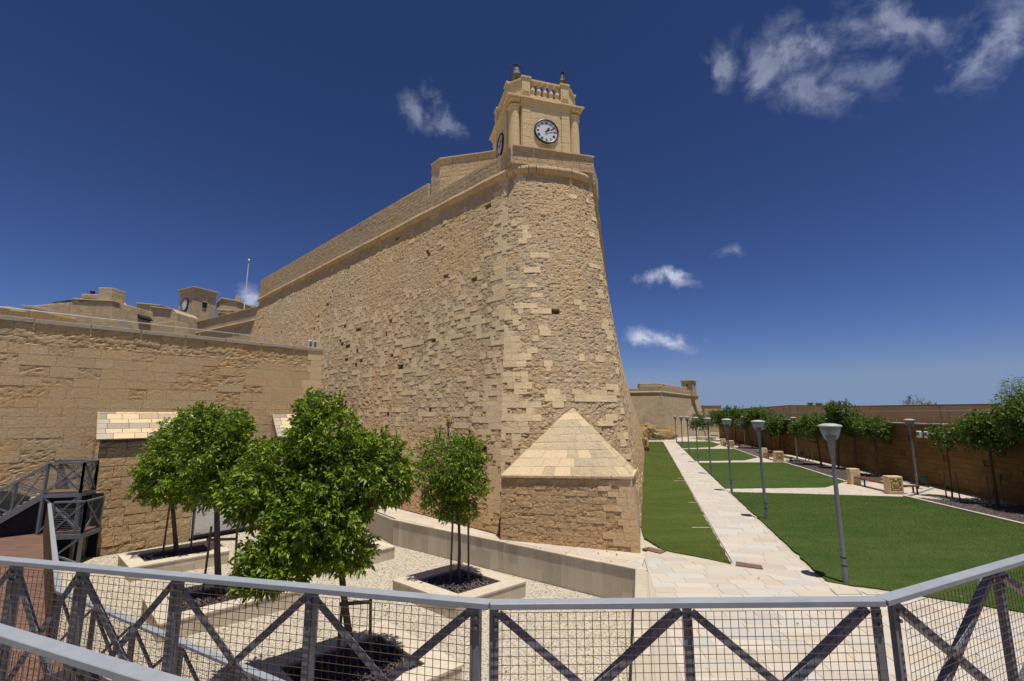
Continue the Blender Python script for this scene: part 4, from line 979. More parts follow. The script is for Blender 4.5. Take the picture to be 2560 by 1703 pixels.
emit(sp, 'quoin', 'quoins', M['left_wall'], lw, 40)
coping(Vector(wl_(S0, -.5)), Vector(wl_(S1+.04, -.5)), ZW, ZW, 1.1, 1.6, M['coping_grey'], lw, th=.17)
# stainless handrail on the coping
hr = thing('handrail', (*wl_(0, -.3), ZW+.17), 'thin shiny handrail along the top of the left wall', 'handrail')
b = MB(); b.tube([(*wl_(S0, -.25), ZW+.52), (*wl_(S1-.6, -.25), ZW+.52)], .022, 8); b.build('rail', M['steel_bright'], hr)
s_ = S0+.6
while s_ < S1-.6:
    b = MB(); b.tube([(*wl_(s_, -.25), ZW+.15), (*wl_(s_, -.25), ZW+.52)], .013, 6); b.lathe([(.03, .0), (.03, .04)], (*wl_(s_, -.25), ZW+.47), 8); b.build('post', M['steel_bright'], hr); s_ += 1.45
# floodlights at the wall end
fl_ = wl_(S1-.45, -.45); fd = thing('floodlight', (*fl_, ZW+.17), 'pair of white floodlights on the right end of the left wall', 'floodlight')
for k in (-1, 1):
    c = Vector((*(Vector(fl_)+dW*.13*k), ZW+.44)); b = MB(); b.box(c, (.17, .20, .40), R(47+k*6)); o_ = b.build('housing', M['white_metal'], fd, bevel=.03)
    b = MB(); b.box(c+Vector((*(nW*.11), 0)), (.14, .01, .32), R(47+k*6)); b.build('lens', M['lamp_glass'], o_)
b = MB(); b.box((*fl_, ZW+.20), (.45, .12, .05), R(47)); b.build('bracket', M['white_metal'], fd)
# sloped buttress 1 (pale top, stained lip) and 2
def buttress(s0, s1, ztop, zlip, proj, label, seed, foot=True):
    t = thing('sloped_buttress', (*wl_((s0+s1)/2, proj/2), GZ), label, 'buttress', 'sloped buttresses on the left wall')
    pb = proj+.12
    b = MB(); b.hull([(*wl_(s0+.12, -.1), GZ-.2), (*wl_(s0+.12, pb-.12), GZ-.2), (*wl_(s1-.12, pb-.12), GZ-.2), (*wl_(s1-.12, -.1), GZ-.2)], [(*wl_(s0+.12, -.1), zlip-.03), (*wl_(s0+.12, proj-.12), zlip-.03), (*wl_(s1-.12, proj-.12), zlip-.03), (*wl_(s1-.12, -.1), zlip-.03)])
    b.hull([(*wl_(s0+.1, -.1), zlip-.05), (*wl_(s0+.1, proj-.1), zlip-.05), (*wl_(s1-.1, proj-.1), zlip-.05), (*wl_(s1-.1, -.1), zlip-.05)], [(*wl_(s0+.1, -.1), ztop-.05), (*wl_(s0+.1, -.05), ztop-.05), (*wl_(s1-.1, -.05), ztop-.05), (*wl_(s1-.1, -.1), ztop-.05)])
    b.build('core', M['mortar'], t)
    def kf(a, bb, p, r):
        hv = max(0, .4+.8*nz(p.x*.8, p.y*.8, p.z)); return (-.02*r.random(), .006+.022*hv, r.uniform(.35, .7), .6, r.random())
    sp = stone_field(patch((*wl_(s0, pb), GZ-.1), (*wl_(s1, pb), GZ-.1), (*wl_(s0, proj), zlip), (*wl_(s1, proj), zlip)), s1-s0, zlip-GZ+.1, .385, .4, 1.0, kf, seed=seed, back=.1)
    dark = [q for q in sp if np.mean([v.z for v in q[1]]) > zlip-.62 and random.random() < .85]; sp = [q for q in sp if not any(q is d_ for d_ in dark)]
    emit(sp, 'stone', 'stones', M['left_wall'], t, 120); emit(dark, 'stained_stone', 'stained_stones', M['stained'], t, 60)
    sp = stone_field(patch((*wl_(s0, 0), GZ-.1), (*wl_(s0, pb), GZ-.1), (*wl_(s0, 0), zlip), (*wl_(s0, proj), zlip)), proj, zlip-GZ+.1, .385, .3, .6, lambda a, b, p, r: (0, .008, r.uniform(.4, .7), .5, r.random()), seed=seed+1, back=.1)
    # triangular cheek above the lip
    sp += stone_field(patch((*wl_(s0, 0), zlip), (*wl_(s0, proj), zlip), (*wl_(s0, -.05), ztop), (*wl_(s0, .02), ztop)), proj, ztop-zlip, .3, .3, .6, lambda a, b, p, r: (0, .004, r.uniform(.4, .7), .3, .2), seed=seed+2, back=.04)
    emit(sp, 'side_stone', 'side_stones', M['left_wall'], t, 60)
    sl = stone_field(patch((*wl_(s0-.03, proj+.03), zlip), (*wl_(s1+.03, proj+.03), zlip), (*wl_(s0-.03, -.02), ztop), (*wl_(s1+.03, -.02), ztop)), s1-s0, math.hypot(ztop-zlip, proj), .25, .35, .8,
                     lambda a, b, p, r: (0, .0035, r.uniform(.1, 1.0) if r.random() < .55 else r.uniform(.75, 1), .05, .1), seed=seed+3, back=.06, gap=.008)
    def s_of(q): c_ = np.mean([tuple(v) for v in q[1]], axis=0); return (Vector((c_[0], c_[1]))-A0).dot(dW)
    gr = [q for q in sl if s_of(q) < s0+.38 or random.random() < .20]; sl = [q for q in sl if not any(q is g_ for g_ in gr)]
    emit(sl, 'slab', 'slabs', M['patch'], t, 80); emit(gr, 'grey_slab', 'grey_slabs', M['patch_grey'], t, 60)
buttress(-.12, 3.35, 4.52, 3.42, .95, 'wide sloped buttress with pale patched top left of the tall orange tree', 51)
buttress(6.75, 8.6, 4.42, 3.3, .95, 'narrow sloped buttress with pale top behind the middle orange tree', 55)

# ================================================================== RETAINING WALL OF THE COURT
rw = thing('retaining_wall', (-.7, 17.2, GZ), 'low travertine clad retaining wall between gravel court and rampart path', 'wall')
WA, WB_, WC = Vector((-5.0, 20.37)), Vector((3.58, 14.12)), Vector((.95, 4.6))
dd = (WB_-WA).normalized(); nn = Vector((dd.y, -dd.x))*-1
nn = Vector((-dd.y, dd.x))      # towards the rampart path
b = MB(); b.prism([tuple(WA+nn*.03), tuple(WB_+nn*.03), tuple(WB_+nn*.30), tuple(WA+nn*.30)], GZ-.3, -.02); dc = (WC-WB_).normalized(); nc = Vector((-dc.y, dc.x))
b.prism([tuple(WB_+nc*.03), tuple(WC+nc*.03), tuple(WC+nc*.28), tuple(WB_+nc*.28)], GZ-.3, -.021); b.build('core', M['mortar'], rw)
def clad(p, q, z0, z1, out, name, m, parent, wmin, wmax, rnd, th=.03):
    L = (q-p).length; d = (q-p).normalized(); x = 0
    while x < L-.01:
        w_ = min(rnd.uniform(wmin, wmax), L-x)
        if L-x-w_ < wmin*.5: w_ = L-x
        rows = [z0, z1] if rnd.random() < .55 else [z0, z0+(z1-z0)*rnd.uniform(.35, .7), z1]
        for za, zb in zip(rows[:-1], rows[1:]):
            b = MB(); b.cur = (rnd.random(), .2, rnd.random()); a, c = p+d*(x+.002), p+d*(x+w_-.002); b.prism([tuple(a), tuple(c), tuple(c-out*th), tuple(a-out*th)], za+.002, zb-.002); b.build(name, m, parent)
        x += w_
rnd = random.Random(9)
clad(WA, WB_, GZ-.05, -.035, -nn, 'cladding_panel', M['travertine'], rw, .22, .5, rnd)
clad(WB_, WC, GZ-.05, -.035, -nc, 'cladding_panel', M['travertine'], rw, .3, .6, rnd)
clad(WA+nn*.3, WA, GZ-.05, -.035, -dd, 'cladding_panel', M['travertine'], rw, .25, .4, rnd)
coping(WA+nn*.135-dd*.02, WB_+nn*.135, -.035, -.035, .33, 1.1, M['travertine'], rw, 'coping_slab', th=.05)
coping(WB_+nc*.13, WC+nc*.13, -.035, -.035, .31, 1.1, M['travertine'], rw, 'coping_slab', th=.05)

b = MB(); b.cur = (.6, .2, .5); b.prism([tuple(WB_-dd*.02+Vector((0, -.02))), tuple(WB_+dd*.05+Vector((.02, -.03))), tuple(WB_+nc*.30+dd*.06), tuple(WB_+nn*.30)], -.034, .0162); b.build('coping_slab', M['travertine'], rw)

# ================================================================== PLANTERS
def planter(c4, zt, rim, label, seed, group='travertine planters in the gravel court'):
    rnd = random.Random(seed); c4 = [Vector(p) for p in ccw(c4)]; cx = sum((p for p in c4), Vector((0, 0)))/4
    t = thing('planter', (cx.x, cx.y, GZ), label, 'planter', group)
    ins = inset_poly(c4, rim); i2 = inset_poly(c4, .03)
    b = MB(); n = 4
    for i in range(4): b.prism([tuple(i2[i]), tuple(i2[(i+1) % 4]), tuple(ins[(i+1) % 4]), tuple(ins[i])], GZ-.2, zt-.055)
    b.build('core', M['mortar'], t)
    for i in range(4):
        p, q = c4[i], c4[(i+1) % 4]; d = (q-p).normalized(); out = Vector((d.y, -d.x)); clad(p, q, GZ-.05, zt-.055, out, 'side_panel', M['travertine'], t, .3, .65, rnd)
        a, b_, c_, d_ = p+out*.02-d*.02, q+out*.02+d*.02, ins[(i+1) % 4], ins[i]; L = (q-p).length; k = max(1, int(L/1.4))
        for j in range(k):
            f0, f1 = (j+.003)/k, (j+1-.003)/k; bb = MB(); bb.cur = (rnd.uniform(.5, 1), .2, rnd.random()); bb.prism([tuple(a.lerp(b_, f0)), tuple(a.lerp(b_, f1)), tuple(d_.lerp(c_, f1)), tuple(d_.lerp(c_, f0))], zt-.055, zt); bb.build('coping_slab', M['travertine'], t, bevel=.005)
    b = MB(); b.prism([tuple(p) for p in inset_poly(c4, rim-.02)], GZ, zt-.14); b.build('soil', M['soil'], t)
    poly = [tuple(p) for p in inset_poly(c4, rim+.03)]; X, Y = scatter(poly, 2600)
    pebbles('lava_stones', X, Y, np.full(len(X), zt-.12)+RNG.uniform(0, .03, len(X)), RNG.uniform(.02, .05, len(X)), M['lava'], parent=t)
    return cx
ZP = -.55
planter([(-14.06, 17.45), (-12.5, 16.05), (-10.40, 17.95), (-11.95, 19.45)], ZP, .45, 'planter at the far left with lilac grey stones, near the white metal doors', 1)
planter([(-10.15, 13.6), (-8.45, 11.95), (-5.9, 14.3), (-7.55, 15.95)], ZP, .45, 'shaded planter seen through the mesh under the left orange tree', 2)
planter([(-5.35, 10.05), (-3.3, 8.1), (-1.0, 10.15), (-3.05, 12.1)], ZP, .5, 'nearest planter at the bottom of the picture behind the wire mesh', 3)
planter([(-3.61, 14.92), (-1.5, 13.2), (.41, 14.80), (-1.73, 16.62)], ZP, .47, 'planter beside the retaining wall holding the small round orange tree', 4)
planter([(-6.9, 18.6), (-5.55, 17.35), (-4.45, 18.5), (-5.8, 19.75)], ZP, .4, 'planter half hidden behind the middle orange tree', 5)
# white metal doors against the left wall
sh_ = thing('metal_doors', (*wl_(4.9, .8), GZ), 'off white metal door panels against the foot of the left wall', 'doors')
b = MB(); b.prism([tuple(wl_(3.50, .05)), tuple(wl_(3.50, .86)), tuple(wl_(6.4, .86)), tuple(wl_(6.4, .05))], GZ, GZ+2.3); b.build('frame', M['stair_steel'], sh_)
for i in range(3):
    for j, (z0, z1) in enumerate(((.12, .92), (.93, 1.62), (1.63, 2.25))):
        b = MB(); b.prism([tuple(wl_(3.54+i*.95, .87)), tuple(wl_(3.54+i*.95, .90)), tuple(wl_(4.46+i*.95, .90)), tuple(wl_(4.46+i*.95, .87))], GZ+z0, GZ+z1); b.build('door_panel', M['shed'], sh_, bevel=.008)
b = MB(); b.prism([tuple(wl_(3.6, .902)), tuple(wl_(3.6, .91)), tuple(wl_(3.8, .91)), tuple(wl_(3.8, .902))], GZ+.2, GZ+.4); b.build('vent', M['shed'], sh_, bevel=.004)
b = MB(); c_ = wl_(3.43, .80); b.tube([(c_.x, c_.y, GZ), (c_.x, c_.y, GZ+3.4)], .045, 10); o_ = b.build('drain_pipe', M['white_metal'], None); tag(o_, 'thin pale drain pipe on the wall beside the metal doors', 'pipe')

# ================================================================== TREES
def leaf_arrays(C, N, size, aspect, droop, yel, rng, fold=.25):
    """C: leaf base points (n,3), N: pointing direction (n,3). Returns (n,6,3) vertices: folded pointed leaf of four triangles."""
    n = len(C); N = N/np.linalg.norm(N, axis=1)[:, None]; rnd3 = rng.normal(size=(n, 3)); S = np.cross(N, rnd3); S /= np.linalg.norm(S, axis=1)[:, None]
    U = np.cross(S, N); flip = np.where(U[:, 2] < 0, -1., 1.)[:, None]; U *= flip; S *= flip
    L = size*rng.uniform(.65, 1.25, n)[:, None]; Wd = L*aspect; tipd = np.array([0, 0, -1.])*droop*L
    b = C; m1 = C+N*L*.45+tipd*.2; tip = C+N*L+tipd; l = m1+S*Wd*.5+U*Wd*fold; r = m1-S*Wd*.5+U*Wd*fold
    return np.stack([b, l, m1, r, tip], 1)
LEAF_F = [(0, 2, 1), (0, 3, 2), (1, 2, 4), (2, 3, 4)]
def crown(name, lobes, nshoot, per, size, m, parent, seed, shell=.55, aspect=.46, droop=.25, yel=.05, upbias=.35, yside=None):
    """leaves on shoots spread over uneven lobes; lobes = (centre, radii)"""
    rng = np.random.default_rng(seed); Cs, Ns, Ys = [], [], []
    vol = np.array([r[0]*r[1]+r[1]*r[2] for c, r in lobes]); cnt = (nshoot*vol/vol.sum()).astype(int)
    for (c, r), k in zip(lobes, cnt):
        d = rng.normal(size=(k, 3)); d /= np.linalg.norm(d, axis=1)[:, None]
        rad = 1-shell*rng.random(k)**1.7
        # lumpy surface with gaps
        lump = np.array([mnoise.noise((x*2.3+seed, y*2.3, z*2.3)) for x, y, z in d]); lump2 = np.array([mnoise.noise((x*3.6+seed, y*3.6, z*3.6+9)) for x, y, z in d])
        keep = rng.random(k) < np.clip(.64+2.0*lump2+.5*lump, .03, 1); rad = rad*(1+.26*lump+.24*lump2)
        P = np.array(c)[None]+d*rad[:, None]*np.array(r)[None]; P, d = P[keep], d[keep]
        dd = d+rng.normal(size=d.shape)*.45+np.array([0, 0, upbias]); dd /= np.linalg.norm(dd, axis=1)[:, None]
        yv = np.clip(rng.random(len(P))*1.0-(1-yel), 0, 1)/max(yel, 1e-3)
        if yside is not None: yv = np.maximum(yv*.6, np.clip((d@np.array(yside)-.35)*1.2, 0, 1)*rng.random(len(P))*.55)
        for j in range(per):
            f = (j+.5)/per; a = rng.uniform(0, 6.28, len(P)); t1 = np.cross(dd, rng.normal(size=dd.shape)); t1 /= np.linalg.norm(t1, axis=1)[:, None]
            Cs.append(P+dd*(size*1.5*(f-.5))[..., None] if False else P+dd*(size*1.4*(f-.5))); Ns.append(dd*(.35+.7*f)+t1*(1.15-.6*f)); Ys.append(yv*rng.uniform(.3, 1, len(P))*(.4+.6*f))
    C = np.concatenate(Cs); N = np.concatenate(Ns); Y = np.concatenate(Ys)
    V = leaf_arrays(C, N, size, aspect, droop, yel, rng)
    att = np.stack([Y*.8, Y, Y, np.ones_like(Y)], 1)
    return raw_mesh(name, V, LEAF_F, m, parent, att)
def limbs(base, fork, lobes, r0, seed, parent, n=7):
    rng = random.Random(seed); b = MB(); base, fork = Vector(base), Vector(fork); L = (fork-base).length
    pts = [base+(fork-base)*t+Vector((rng.uniform(-.02, .02), rng.uniform(-.02, .02), 0))*(1 if 0 < t < 1 else 0) for t in (0, .03, .2, .45, .7, 1)]
    b.tube(pts, [r0*1.35, r0*1.1, r0, r0*.94, r0*.88, r0*.8], 10); tr = b.build('trunk', M['bark'], parent, smooth=True)
    b = MB()
    for i in range(n):
        c, r = lobes[i % len(lobes)]; e = Vector(c)+Vector((rng.uniform(-.8, .8)*r[0], rng.uniform(-.8, .8)*r[1], rng.uniform(-.3, .7)*r[2])); m_ = fork.lerp(e, .45)+Vector((rng.uniform(-.1, .1), rng.uniform(-.1, .1), .1))
        b.tube([fork-Vector((0, 0, .06)), m_, e], [r0*.6, r0*.38, r0*.10], 6)
        for k in range(3):
            e2 = Vector(c)+Vector((rng.uniform(-.9, .9)*r[0], rng.uniform(-.9, .9)*r[1], rng.uniform(-.8, .9)*r[2])); b.tube([m_, m_.lerp(e2, .5)+Vector((0, 0, .05)), e2], [r0*.3, r0*.2, r0*.06], 5)
    b.build('branches', M['bark'], parent, smooth=True); return tr
def stakes(base, n, h, spread, parent, rz=0, bar=None, r=.032):
    for i in range(n):
        a = rz+math.pi*2*i/n; b = MB(); p = Vector(base)+Vector((math.cos(a)*spread, math.sin(a)*spread, -.1)); q = Vector(base)+Vector((math.cos(a)*spread*.85, math.sin(a)*spread*.85, h)); b.tube([p, q], r, 8); b.build('stake', M['stake'], parent)
    if bar:
        a = rz; b = MB(); p = Vector(base)+Vector((math.cos(a)*spread, math.sin(a)*spread, bar)); q = Vector(base)-Vector((math.cos(a)*spread, math.sin(a)*spread, -bar)); b.beam(p+Vector((0, -.05, 0)), q+Vector((0, -.05, 0)), .03, .07); b.build('crossbar', M['stake'], parent)
def orange_tree(base, fork, lobes, shoots, size, label, seed, r0, st=(2, 1.4, .42, 0, 1.2), yel=.05, yside=None, twigs=(), group='orange trees in the gravel court', per=6):
    t = thing('orange_tree', base, label, 'tree', group)
    limbs(base, fork, lobes, r0, seed, t)
    cr = crown('crown', lobes, shoots, per, size, M['leaf'], t, seed, yel=yel, yside=yside); tag(cr, kind='stuff')
    if st: stakes(base, st[0], st[1], st[2], t, st[3], st[4])
    if twigs:
        b = MB(); L2 = []
        for p, h in twigs:
            p = Vector(p)
            for k in range(4):
                e = p+Vector((random.uniform(-.14, .14), random.uniform(-.1, .1), h*random.uniform(.6, 1))); b.tube([p-Vector((0, 0, .25)), e], [.012, .004], 5); L2 += [p.lerp(e, f) for f in (.3, .45, .6, .7, .8, .9, 1)]
        b.build('twigs', M['bark'], t); rng = np.random.default_rng(seed+5); C = np.repeat(np.array([tuple(x) for x in L2]), 3, axis=0)
        N = rng.normal(size=C.shape)+np.array([0, 0, .5]); V = leaf_arrays(C, N, size*.75, .4, .1, 0, rng); att = np.tile(np.array([[.35, .3, .3, 1]]), (len(C), 1))*rng.uniform(.2, 1, (len(C), 1)); raw_mesh('twig_leaves', V, LEAF_F, M['leaf'], t, att)
    return t
def lobe(u, v, Y, hw, hh, dep=None):
    """crown lobe centred on the sight line at distance Y, half sizes in photograph px"""
    c = gy(u, v, Y); k = c.length if False else (c-Vector((0, 0, ZC))).dot(Vector((0, CP, SP)))/FPX
    return (tuple(c), (hw*k, (dep if dep else (hw+hh)/2*.9)*k, hh*k))
# left pair, middle tree, small round tree (positions surveyed from the planters)
orange_tree((-12.3, 17.9, ZP-.1), gy(430, 1245, 17.9), [lobe(455, 1165, 17.9, 92, 92), lobe(390, 1212, 17.8, 50, 46), lobe(500, 1210, 17.9, 56, 62), lobe(445, 1088, 18, 52, 40), lobe(420, 1140, 17.7, 46, 50)], 4900, .135, 'dense orange tree at the far left standing in the farthest left planter', 61, .075, st=(2, 2.3, .45, .25, None), yel=.06)
orange_tree(gz(545, 1487, ZP-.1), gy(542, 1255, 13.95), [lobe(540, 1120, 14, 72, 90), lobe(500, 1060, 14.1, 56, 45), lobe(575, 1180, 13.9, 52, 66), lobe(545, 1220, 13.8, 60, 40), lobe(590, 1085, 14, 34, 55)], 4800, .127, 'orange tree in front of the left buttress with trunk between two staked posts', 62, .085, st=(2, 1.85, .42, .1, 1.5), yel=.07)
orange_tree(gz(884, 1655, ZP-.1), gy(853, 1425, 10.0), [lobe(808, 1085, 9.9, 80, 90), lobe(700, 1200, 9.8, 110, 92), lobe(850, 1190, 9.9, 110, 110), lobe(930, 1170, 10, 95, 88), lobe(640, 1240, 9.8, 75, 66), lobe(790, 1290, 9.5, 120, 88), lobe(700, 1385, 9.3, 92, 80), lobe(650, 1440, 9.1, 62, 44), lobe(860, 1375, 9.6, 70, 52), lobe(785, 1030, 10, 44, 42), lobe(985, 1205, 10, 48, 48), lobe(668, 1120, 9.9, 34, 20), lobe(765, 1330, 9.5, 90, 90)], 11000, .124, 'largest orange tree in the middle with a low drooping branch, behind the mesh fence', 63, .075,
            st=(2, 1.25, .33, .2, 1.15), yel=.16, yside=(.85, -.3, .35), twigs=[(gy(768, 1000, 10), .28), (gy(850, 1030, 10), .5), (gy(995, 1130, 10), .3)])
orange_tree((-1.6, 15.0, ZP-.1), gy(1147, 1300, 15.0), [lobe(1120, 1165, 15, 80, 75), lobe(1155, 1210, 14.9, 60, 60), lobe(1105, 1240, 15, 52, 48), lobe(1165, 1135, 15, 50, 40), lobe(1145, 1280, 14.9, 46, 26)], 4000, .102, 'small round orange tree on a thin trunk in front of the bastion', 64, .05, st=(2, 1.95, .28, .1, 1.75), yel=.10, yside=(.9, -.2, .1),
            twigs=[(gy(1120, 1080, 15), .65), (gy(1095, 1090, 15), .35), (gy(1180, 1090, 15), .25)], per=7)

def garden_tree(x, y, u, v, hw, hh, label, seed, m='leaf_far', r0=.07, shoots=520, st=0, yel=.04, size=.17, sparse=False):
    t = thing('garden_tree', (x, y, 0), label, 'tree', 'trees along the garden wall'); rng = random.Random(seed); Y = y
    hw *= 1.12; hh *= 1.12; shoots = int(shoots*2.8)
    L0_ = lobe(u, v, Y, hw*.80, hh*.82)
    lobes = [L0_]; c0, r0_ = L0_
    for k in range(5):
        a = rng.uniform(0, 6.28); lobes.append(((c0[0]+math.cos(a)*r0_[0]*.62, c0[1]+math.sin(a)*r0_[1]*.62, c0[2]+rng.uniform(-.45, .55)*r0_[2]), (r0_[0]*rng.uniform(.38, .58), r0_[1]*.5, r0_[2]*rng.uniform(.38, .6))))
    fork = Vector((x+(c0[0]-x)*.5, y, max(.6, c0[2]-r0_[2]*.8))); limbs((x, y, -.05), fork, lobes, r0, seed, t, n=5)
    tag(crown('crown', lobes, shoots, 6, size, M[m], t, seed, shell=.7, yel=yel, aspect=.5), kind='stuff')
    if st: stakes((x, y, 0), st, 1.35, .3, t, seed, None, .03)
garden_tree(23.4, 25.42, 2364, 1092, 34, 34, 'thin young staked tree with a small crown beside the bench corner', 71, shoots=150, size=.15, st=2, r0=.04)
garden_tree(24.09, 23.84, 2470, 1080, 66, 56, 'spreading staked tree near the right edge of the picture', 72, shoots=620, st=3, size=.16, yel=.10)
garden_tree(25.0, 21.6, 2575, 1040, 66, 66, 'tall tree cut by the right edge of the picture', 73, shoots=700, size=.16, yel=.08)
garden_tree(26.07, 34.02, 2193, 1072, 50, 30, 'flat topped tree on a thick trunk behind the emblem bench', 74, shoots=520, r0=.10)
garden_tree(27.6, 38.0, 2135, 1064, 36, 32, 'dark leaning tree just left of the flat topped tree', 75, shoots=420)
garden_tree(26.6, 38.68, 2106, 1036, 38, 36, 'tallest garden tree rising above the upper wall, left of the emblem bench', 76, shoots=480)
garden_tree(27.14, 41.54, 2034, 1066, 40, 34, 'broad tree with a leaning trunk right of the tilted far lamp', 77, shoots=500, r0=.08)
garden_tree(28.2, 44.9, 1993, 1073, 20, 22, 'slim staked tree between the broad tree and the tilted far lamp', 78, shoots=200, st=2, r0=.04)
garden_tree(31.2, 55.0, 1952, 1060, 36, 27, 'dense dark green tree behind the second bench', 79, shoots=520, size=.2)
garden_tree(29.77, 54.0, 1925, 1066, 24, 24, 'narrow dark tree left of the dense tree behind the second bench', 80, shoots=300, size=.2)
garden_tree(32.73, 61.3, 1898, 1040, 40, 24, 'yellowish green wide tree in the middle of the far row', 81, shoots=520, size=.22, yel=.35)
garden_tree(31.9, 62.5, 1857, 1062, 20, 16, 'bare grey green tree with sparse foliage in the far row', 82, m='leaf_grey', shoots=110, size=.18)
garden_tree(33.67, 70.8, 1840, 1038, 33, 26, 'dark tree with a feathery top in the far row', 83, shoots=480, size=.24)
garden_tree(36.0, 79.0, 1797, 1046, 27, 24, 'second tree from the far bastion in the far row', 84, shoots=420, size=.25)
garden_tree(35.6, 86.0, 1752, 1054, 28, 25, 'tree standing directly in front of the far bastion', 85, shoots=420, size=.26)

# reeds and bush beyond the upper wall
def reed_clump(x, y, z, n, hmin, hmax, spread, label, seed):
    t = thing('reed_clump', (x, y, z), label, 'reeds', 'plants beyond the upper wall'); rng = random.Random(seed); b = MB(); C, N = [], []
    for i in range(n):
        p = Vector((x+rng.gauss(0, spread), y+rng.gauss(0, spread*.6), z)); h = rng.uniform(hmin, hmax); lean = Vector((rng.uniform(-.22, .22), rng.uniform(-.1, .1), 0)); pts = [p, p+lean*h*.3+Vector((0, 0, h*.55)), p+lean*h+Vector((0, 0, h))]
        b.tube(pts, [.02, .015, .005], 5)
        for k in range(14):
            f = .35+.65*k/14; q = pts[0].lerp(pts[1], f*2) if f < .5 else pts[1].lerp(pts[2], f*2-1); C.append(tuple(q)); a = rng.uniform(0, 6.28); N.append((math.cos(a), math.sin(a)*.6, .75))
    b.build('stems', M['reed'], t); r2 = np.random.default_rng(seed); V = leaf_arrays(np.array(C), np.array(N), .75, .07, .45, 0, r2); att = np.tile(np.array([[0., 0, 0, 1]]), (len(C), 1)); att[:, 0] = r2.random(len(C))*.5; tag(raw_mesh('leaves', V, LEAF_F, M['reed'], t, att), kind='stuff')
reed_clump(31.0, 29.0, 3.6, 12, 1.6, 3.0, .55, 'giant reeds nearest the bush above the upper right wall', 5)
reed_clump(32.6, 29.5, 3.6, 22, 1.8, 3.3, .6, 'tall giant reeds in the middle above the upper right wall', 6)
reed_clump(33.6, 28.6, 3.6, 22, 1.5, 3.6, .5, 'giant reeds at the right edge above the upper wall', 7)
bu = thing('bush', (35.4, 40.5, 3.6), 'feathery grey green bush showing above the upper right wall', 'bush', 'plants beyond the upper wall')
b = MB()
for k in range(9): b.tube([(35.4, 40.5, 3.6), (35.4+random.uniform(-1, 1), 40.5+random.uniform(-.6, .6), 5.2+random.random()*.7)], [.03, .006], 5)
b.build('stems', M['bark'], bu); tag(crown('foliage', [((35.4, 40.5, 4.9), (1.35, 1.0, .75)), ((35.1, 40.5, 5.4), (.6, .5, .7))], 260, 6, .2, M['leaf_grey'], bu, 44, upbias=1.2, aspect=.3), kind='stuff')
for i, (u, x_) in enumerate(((2025, 0), (2047, 0))):
    c = gy(u, 1012, 150); t = thing('palm', (c.x, c.y, 0), ('left' if i == 0 else 'right')+' of two tiny far palms above the upper wall', 'palm', 'far palms'); b = MB(); b.tube([(c.x, c.y, 0), (c.x, c.y, c.z)], [.25, .16], 8); b.build('trunk', M['bark'], t)
    rng = np.random.default_rng(i); n = 60; a = rng.uniform(0, 6.28, n); el = rng.uniform(-.3, 1.1, n); N = np.stack([np.cos(a)*np.cos(el), np.sin(a)*np.cos(el), np.sin(el)], 1); V = leaf_arrays(np.tile(np.array([[c.x, c.y, c.z]]), (n, 1)), N, 1.6, .16, .35, 0, rng); raw_mesh('fronds', V, LEAF_F, M['leaf_far'], t, np.tile(np.array([[0., 0, 0, 1]]), (n, 1)))

# ================================================================== LAMP POSTS
def make_lamp():
    t = thing('lamp_post', (0, 0, 0), 'x', 'lamp post', 'lamp posts along the garden')
    b = MB(); b.lathe([(.068, 0), (.068, .9), (.062, .92), (.05, 3.30)], (0, 0, 0), 14); b.build('pole', M['lamp_pole'], t, smooth=False)
    b = MB(); b.lathe([(.072, .42), (.072, .45)], (0, 0, 0), 14); b.lathe([(.072, .62), (.072, .65)], (0, 0, 0), 14); b.build('band', M['dark_metal'], t)
    b = MB(); b.lathe([(.052, 3.20), (.064, 3.24), (.070, 3.40), (.094, 3.56), (.10, 3.66)], (0, 0, 0), 16); b.build('collar', M['lamp_pole'], t)
    b = MB(); b.lathe([(.10, 3.662), (.135, 3.67), (.185, 3.76), (.225, 3.88), (.258, 4.03), (.258, 4.036)], (0, 0, 0), 24); b.build('glass_bowl', M['lamp_glass'], t, smooth=True)
    b = MB(); b.lathe([(.09, 3.67), (.12, 3.80), (.10, 3.82)], (0, 0, 0), 14); b.build('reflector', M['lamp_core'], t)
    b = MB(); b.lathe([(.285, 4.036), (.295, 4.05), (.26, 4.085), (.12, 4.12), (.02, 4.125)], (0, 0, 0), 28); b.build('lid', M['lamp_lid'], t, smooth=True)
    return t
lamp0 = make_lamp()
LAMPS = [((8.76, 12.93), 'nearest tall lamp post at the corner of the right lawn'), ((10.78, 20.44), 'second lamp post along the path, counted from the camera'), ((12.61, 27.43), 'third lamp post along the path, at the first cross path'), ((14.74, 35.17), 'fourth lamp post along the path, counted from the camera'),
         ((17.19, 43.7), 'fifth lamp post along the path, at the second cross path'), ((19.58, 52.16), 'sixth lamp post along the path, counted from the camera'), ((22.17, 61.27), 'seventh lamp post along the path, second from the far end'), ((25.56, 73.09), 'farthest lamp post at the end of the path'),
         ((24.3, 28.6), 'lamp post against the garden wall beside the green bin'), ((28.25, 46.82), 'lamp post against the garden wall behind the second bench'), ((32.99, 66.65), 'far lamp post against the garden wall among the trees')]
for i, ((x, y), lab) in enumerate(LAMPS):
    o = lamp0 if i == 0 else copy_tree(lamp0, (x, y, 0)); o.location = (x, y, .03 if i < 8 else 0); o['label'] = lab; rl = random.Random(i+40); o.rotation_euler = (R(rl.uniform(-.5, .5)), R(rl.uniform(-.5, .5)), rl.uniform(0, 3))

